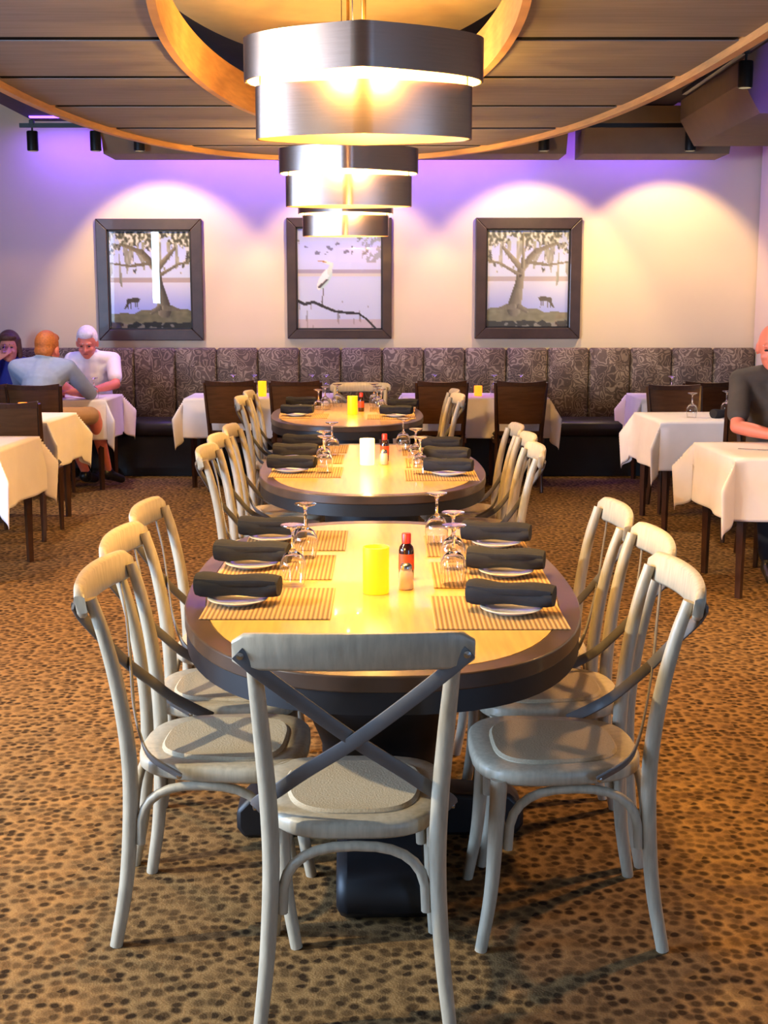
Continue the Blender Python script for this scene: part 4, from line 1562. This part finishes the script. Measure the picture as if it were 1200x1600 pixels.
def person(label, J, skin, shirt, trousers, hair, hair_style, face, tilt=0, sleeve='short', shorts=False, shoes=True, girth=1.0, hands=((0, 0.4), (0, 0.4))):
    V = {k: Vector(v) for k, v in J.items()}
    f = Vector(face)
    f.z = 0
    f.normalize()
    side = Vector((0, 0, 1)).cross(f) * -1          # person's right is f x up
    right = f.cross(Vector((0, 0, 1)))
    hc = V['head']
    # head frame: x right, y forward, z up, tilted forward
    M = Matrix((right, f, Vector((0, 0, 1)))).transposed() @ Matrix.Rotation(-R(tilt), 3, 'X')

    def hp(x, y, z):
        return hc + M @ Vector((x, y, z))
    M = M * 1.1
    b = MB()
    b.ellipsoid(hp(0, -0.012, 0.025), (0.078, 0.098, 0.095), 24, 16, M)
    b.ellipsoid(hp(0, 0.018, -0.035), (0.062, 0.075, 0.085), 20, 14, M)
    b.ellipsoid(hp(0, 0.055, -0.085), (0.032, 0.032, 0.028), 14, 10, M)
    b.ellipsoid(hp(0, 0.082, 0.030), (0.052, 0.014, 0.012), 14, 8, M)
    b.capsule(hp(0, 0.086, 0.018), hp(0, 0.108, -0.024), 0.009, 0.0145)
    for s_ in (-1, 1):
        b.ellipsoid(hp(s_ * 0.036, 0.066, -0.028), (0.026, 0.022, 0.024), 12, 8, M)
        b.ellipsoid(hp(s_ * 0.016, 0.098, -0.026), (0.010, 0.010, 0.008), 10, 6, M)
        b.ellipsoid(hp(s_ * 0.079, -0.008, -0.008), (0.012, 0.022, 0.034), 12, 8, M)
    b.ellipsoid(hp(0, 0.083, -0.052), (0.026, 0.014, 0.011), 12, 8, M)
    neck = V['neck']
    b.capsule(neck, hp(0, -0.02, -0.06), 0.056 * girth, 0.052)
    ch, hip = V['chest'], V['hip']
    b.capsule(neck - Vector((0, 0, 0.03)), ch, 0.07, 0.11 * girth)
    b.capsule(ch, hip, 0.11 * girth, 0.115 * girth)
    for q in ('L', 'R'):
        sh, el, wr = V['sh' + q], V['el' + q], V['wr' + q]
        b.capsule(neck - Vector((0, 0, 0.03)), sh, 0.055, 0.056)
        b.capsule(sh, ch, 0.056, 0.10)
        b.capsule(sh, el, 0.050, 0.040)
        b.capsule(el, el.lerp(wr, 0.35), 0.041, 0.042)
        b.capsule(el.lerp(wr, 0.35), wr, 0.042, 0.027)
        kn, an = V['kn' + q], V['an' + q]
        hj = hip + (right * (0.09 if q == 'R' else -0.09))
        b.capsule(hip, hj, 0.105, 0.088)
        b.capsule(hj, kn, 0.080, 0.056)
        b.capsule(kn, kn.lerp(an, 0.35), 0.056, 0.055)
        b.capsule(kn.lerp(an, 0.35), an, 0.055, 0.036)
        toe = V['toe' + q]
        b.capsule(an - Vector((0, 0, 0.03)), toe, 0.036, 0.026)
        hd = V.get('hd' + q, (wr - el)).copy()
        hn = V.get('hn' + q, Vector((0, 0, -1)))
        hand(b, wr, hd, hn, 0.45)
    body = remeshed(b, 'person', skin, None, 0.0075, 5)
    tag(body, label, 'person')
    # shirt
    s = MB()
    s.capsule(neck - Vector((0, 0, 0.035)), ch, 0.085, 0.142 * girth)
    s.ellipsoid(ch, (0.155 * girth, 0.13 * girth, 0.15), 20, 14, Matrix((right, f, Vector((0, 0, 1)))).transposed())
    s.capsule(ch, hip + Vector((0, 0, 0.02)), 0.138 * girth, 0.142 * girth)
    for q in ('L', 'R'):
        sh, el, wr = V['sh' + q], V['el' + q], V['wr' + q]
        s.capsule(neck - Vector((0, 0, 0.03)), sh, 0.066, 0.070)
        s.capsule(sh, ch, 0.070, 0.13 * girth)
        if sleeve == 'short':
            s.capsule(sh, sh.lerp(el, 0.72), 0.068, 0.064)
        elif sleeve == 'elbow':
            s.capsule(sh, el, 0.070, 0.060)
        else:
            s.capsule(sh, el, 0.068, 0.058)
            s.capsule(el, el.lerp(wr, 0.9), 0.058, 0.042)
    # collar
    cpts = []
    for k in range(12):
        a = 2 * PI * k / 12
        cpts.append(neck + right * math.cos(a) * 0.062 * girth + f * (math.sin(a) * 0.062 - 0.0) + Vector((0, 0, 0.012 - 0.02 * math.sin(a))))
    s.tube(cpts, 0.014, 6, loop=True)
    remeshed(s, 'shirt', shirt, body, 0.009, 5)
    # trousers
    p = MB()
    p.capsule(hip, hip + Vector((0, 0, 0.05)), 0.135 * girth, 0.13 * girth)
    for q in ('L', 'R'):
        kn, an = V['kn' + q], V['an' + q]
        hj = hip + (right * (0.09 if q == 'R' else -0.09))
        p.capsule(hip, hj, 0.12, 0.105)
        p.capsule(hj, kn if not shorts else hj.lerp(kn, 0.92), 0.098, 0.076)
        if not shorts:
            p.capsule(kn, kn.lerp(an, 0.9), 0.076, 0.056)
    remeshed(p, 'shorts' if shorts else 'trousers', trousers, body, 0.010, 5)
    for q in ('L', 'R'):
        an, toe = V['an' + q], V['toe' + q]
        z0 = Vector((0, 0, -0.03))
        sm = MB()
        sm.capsule(an + z0 - (toe - an).normalized() * 0.03, toe, 0.046, 0.036)
        sm.capsule(an + z0, an + Vector((0, 0, 0.0)), 0.046, 0.044)
        remeshed(sm, 'shoe', SHOEM, body, 0.009, 4)
    # eyes and lips
    for s_ in (-1, 1):
        MB().ellipsoid(hp(s_ * 0.031, 0.0845, 0.008), (0.011, 0.006, 0.0055), 10, 6, M).build('eye', EYE, body, 180)
        MB().capsule(hp(s_ * 0.016, 0.0915, 0.032), hp(s_ * 0.046, 0.074, 0.030), 0.004, 0.003, 6).build('eyebrow', hair, body, 180)
    MB().ellipsoid(hp(0, 0.096, -0.054), (0.022, 0.006, 0.006), 12, 6, M).build('lips', LIP, body, 180)
    # hair
    h = MB()
    if hair_style == 'short':
        h.ellipsoid(hp(0, -0.026, 0.038), (0.084, 0.097, 0.098), 24, 16, M)
        h.ellipsoid(hp(0, -0.058, -0.02), (0.074, 0.056, 0.065), 20, 12, M)
        h.ellipsoid(hp(0, 0.036, 0.090), (0.062, 0.050, 0.038), 18, 10, M)
        for s_ in (-1, 1):
            h.ellipsoid(hp(s_ * 0.070, -0.012, 0.03), (0.016, 0.03, 0.04), 12, 8, M)
    elif hair_style == 'bald':
        h.ellipsoid(hp(0, -0.062, -0.01), (0.076, 0.052, 0.06), 20, 12, M)
        for s_ in (-1, 1):
            h.ellipsoid(hp(s_ * 0.068, -0.028, 0.005), (0.014, 0.04, 0.035), 12, 8, M)
    else:
        h.ellipsoid(hp(0, -0.028, 0.036), (0.092, 0.102, 0.104), 24, 16, M)
        h.ellipsoid(hp(0, -0.062, -0.06), (0.088, 0.060, 0.10), 20, 12, M)
        h.ellipsoid(hp(0, 0.048, 0.086), (0.070, 0.050, 0.034), 18, 10, M)
        for s_ in (-1, 1):
            h.capsule(hp(s_ * 0.075, 0.005, 0.06), hp(s_ * 0.084, -0.005, -0.07), 0.026, 0.024)
    remeshed(h, 'hair', hair, body, 0.007, 3)
    return body


# man in white on the banquette, looking down at the table
person('white-haired man in a white shirt on the banquette, looking down at the table',
       dict(hip=(-2.58, 11.52, 0.60), chest=(-2.58, 11.44, 0.90), neck=(-2.58, 11.36, 1.09), head=(-2.60, 11.30, 1.185),
            shL=(-2.40, 11.40, 1.035), elL=(-2.34, 11.20, 0.83), wrL=(-2.48, 10.99, 0.80), shR=(-2.76, 11.40, 1.035), elR=(-2.82, 11.20, 0.83), wrR=(-2.68, 11.00, 0.80),
            knL=(-2.50, 11.13, 0.56), anL=(-2.50, 11.08, 0.10), toeL=(-2.49, 10.94, 0.045), knR=(-2.70, 11.13, 0.56), anR=(-2.70, 11.08, 0.10), toeR=(-2.71, 10.94, 0.045)),
       SKIN2, SHIRTW, DARKT, HAIRW, 'short', (0.05, -1, 0), 22, girth=1.05)
# woman raising a glass at the left edge
person('brown-haired woman in a royal blue top holding a glass to her mouth',
       dict(hip=(-3.33, 11.52, 0.60), chest=(-3.33, 11.46, 0.86), neck=(-3.32, 11.42, 1.04), head=(-3.31, 11.385, 1.145),
            shL=(-3.17, 11.44, 0.985), elL=(-3.13, 11.22, 0.83), wrL=(-3.22, 11.02, 0.80), shR=(-3.49, 11.43, 0.985), elR=(-3.50, 11.20, 0.84), wrR=(-3.385, 11.215, 1.045),
            hdR=(0.06, 0.02, 0.05), hnR=(0.3, 1, 0),
            knL=(-3.25, 11.13, 0.56), anL=(-3.25, 11.08, 0.10), toeL=(-3.24, 10.94, 0.045), knR=(-3.42, 11.13, 0.56), anR=(-3.42, 11.08, 0.10), toeR=(-3.43, 10.94, 0.045)),
       SKIN, SHIRTN, DARKT, HAIRB, 'bob', (0.15, -1, 0), 4, girth=0.88)
g = MB().lathe([(0.026, 0), (0.034, 0.09), (0.032, 0.09), (0.0245, 0.004), (0.0, 0.004)], 16).build('drinking_glass', GOBLET, None, 60)
g.location = (-3.318, 11.235, 1.085)
g.rotation_euler = (R(-35), 0, 0)
tag(g, 'clear drinking glass held to the mouth by the woman in blue', 'glass')
# man in pale blue, back to the camera
person('ginger-haired man in a pale blue shirt with his back to the camera',
       dict(hip=(-2.76, 10.14, 0.62), chest=(-2.74, 10.28, 0.90), neck=(-2.73, 10.35, 1.085), head=(-2.71, 10.40, 1.165),
            shL=(-2.95, 10.33, 1.02), elL=(-2.96, 10.52, 0.81), wrL=(-2.80, 10.66, 0.80), shR=(-2.54, 10.33, 1.02), elR=(-2.41, 10.50, 0.805), wrR=(-2.60, 10.66, 0.80),
            knL=(-2.62, 10.46, 0.60), anL=(-2.50, 10.66, 0.12), toeL=(-2.46, 10.80, 0.06), knR=(-2.36, 10.40, 0.63), anR=(-2.33, 10.72, 0.13), toeR=(-2.24, 10.82, 0.05)),
       SKIN2, SHIRTB, KHAKI, HAIRR, 'short', (0.25, 1, 0), 12, sleeve='elbow', shorts=True, girth=1.1)
# man in the dark shirt at the right edge, arms on the table
def shifted(dx, J):
    return {k: (v[0] + (0 if k[:2] in ('hd', 'hn') else dx), v[1], v[2]) for k, v in J.items()}


person('bald man in a dark grey shirt at the right edge, forearms on the table',
       shifted(-0.045, dict(hip=(2.38, 7.62, 0.61), chest=(2.37, 7.56, 0.92), neck=(2.345, 7.49, 1.165), head=(2.285, 7.42, 1.285),
            shL=(2.60, 7.52, 1.09), elL=(2.66, 7.28, 0.835), wrL=(2.42, 7.13, 0.805), shR=(2.135, 7.52, 1.09), elR=(2.075, 7.34, 0.835), wrR=(2.265, 7.14, 0.80),
            knL=(2.50, 7.20, 0.56), anL=(2.50, 7.1, 0.10), toeL=(2.50, 6.95, 0.045), knR=(2.22, 7.20, 0.56), anR=(2.20, 7.02, 0.10), toeR=(2.17, 6.86, 0.045))),
       SKIN2, SHIRTG, DARKT, HAIRW, 'bald', (-0.35, -1, 0), 14, sleeve='short', girth=1.2)
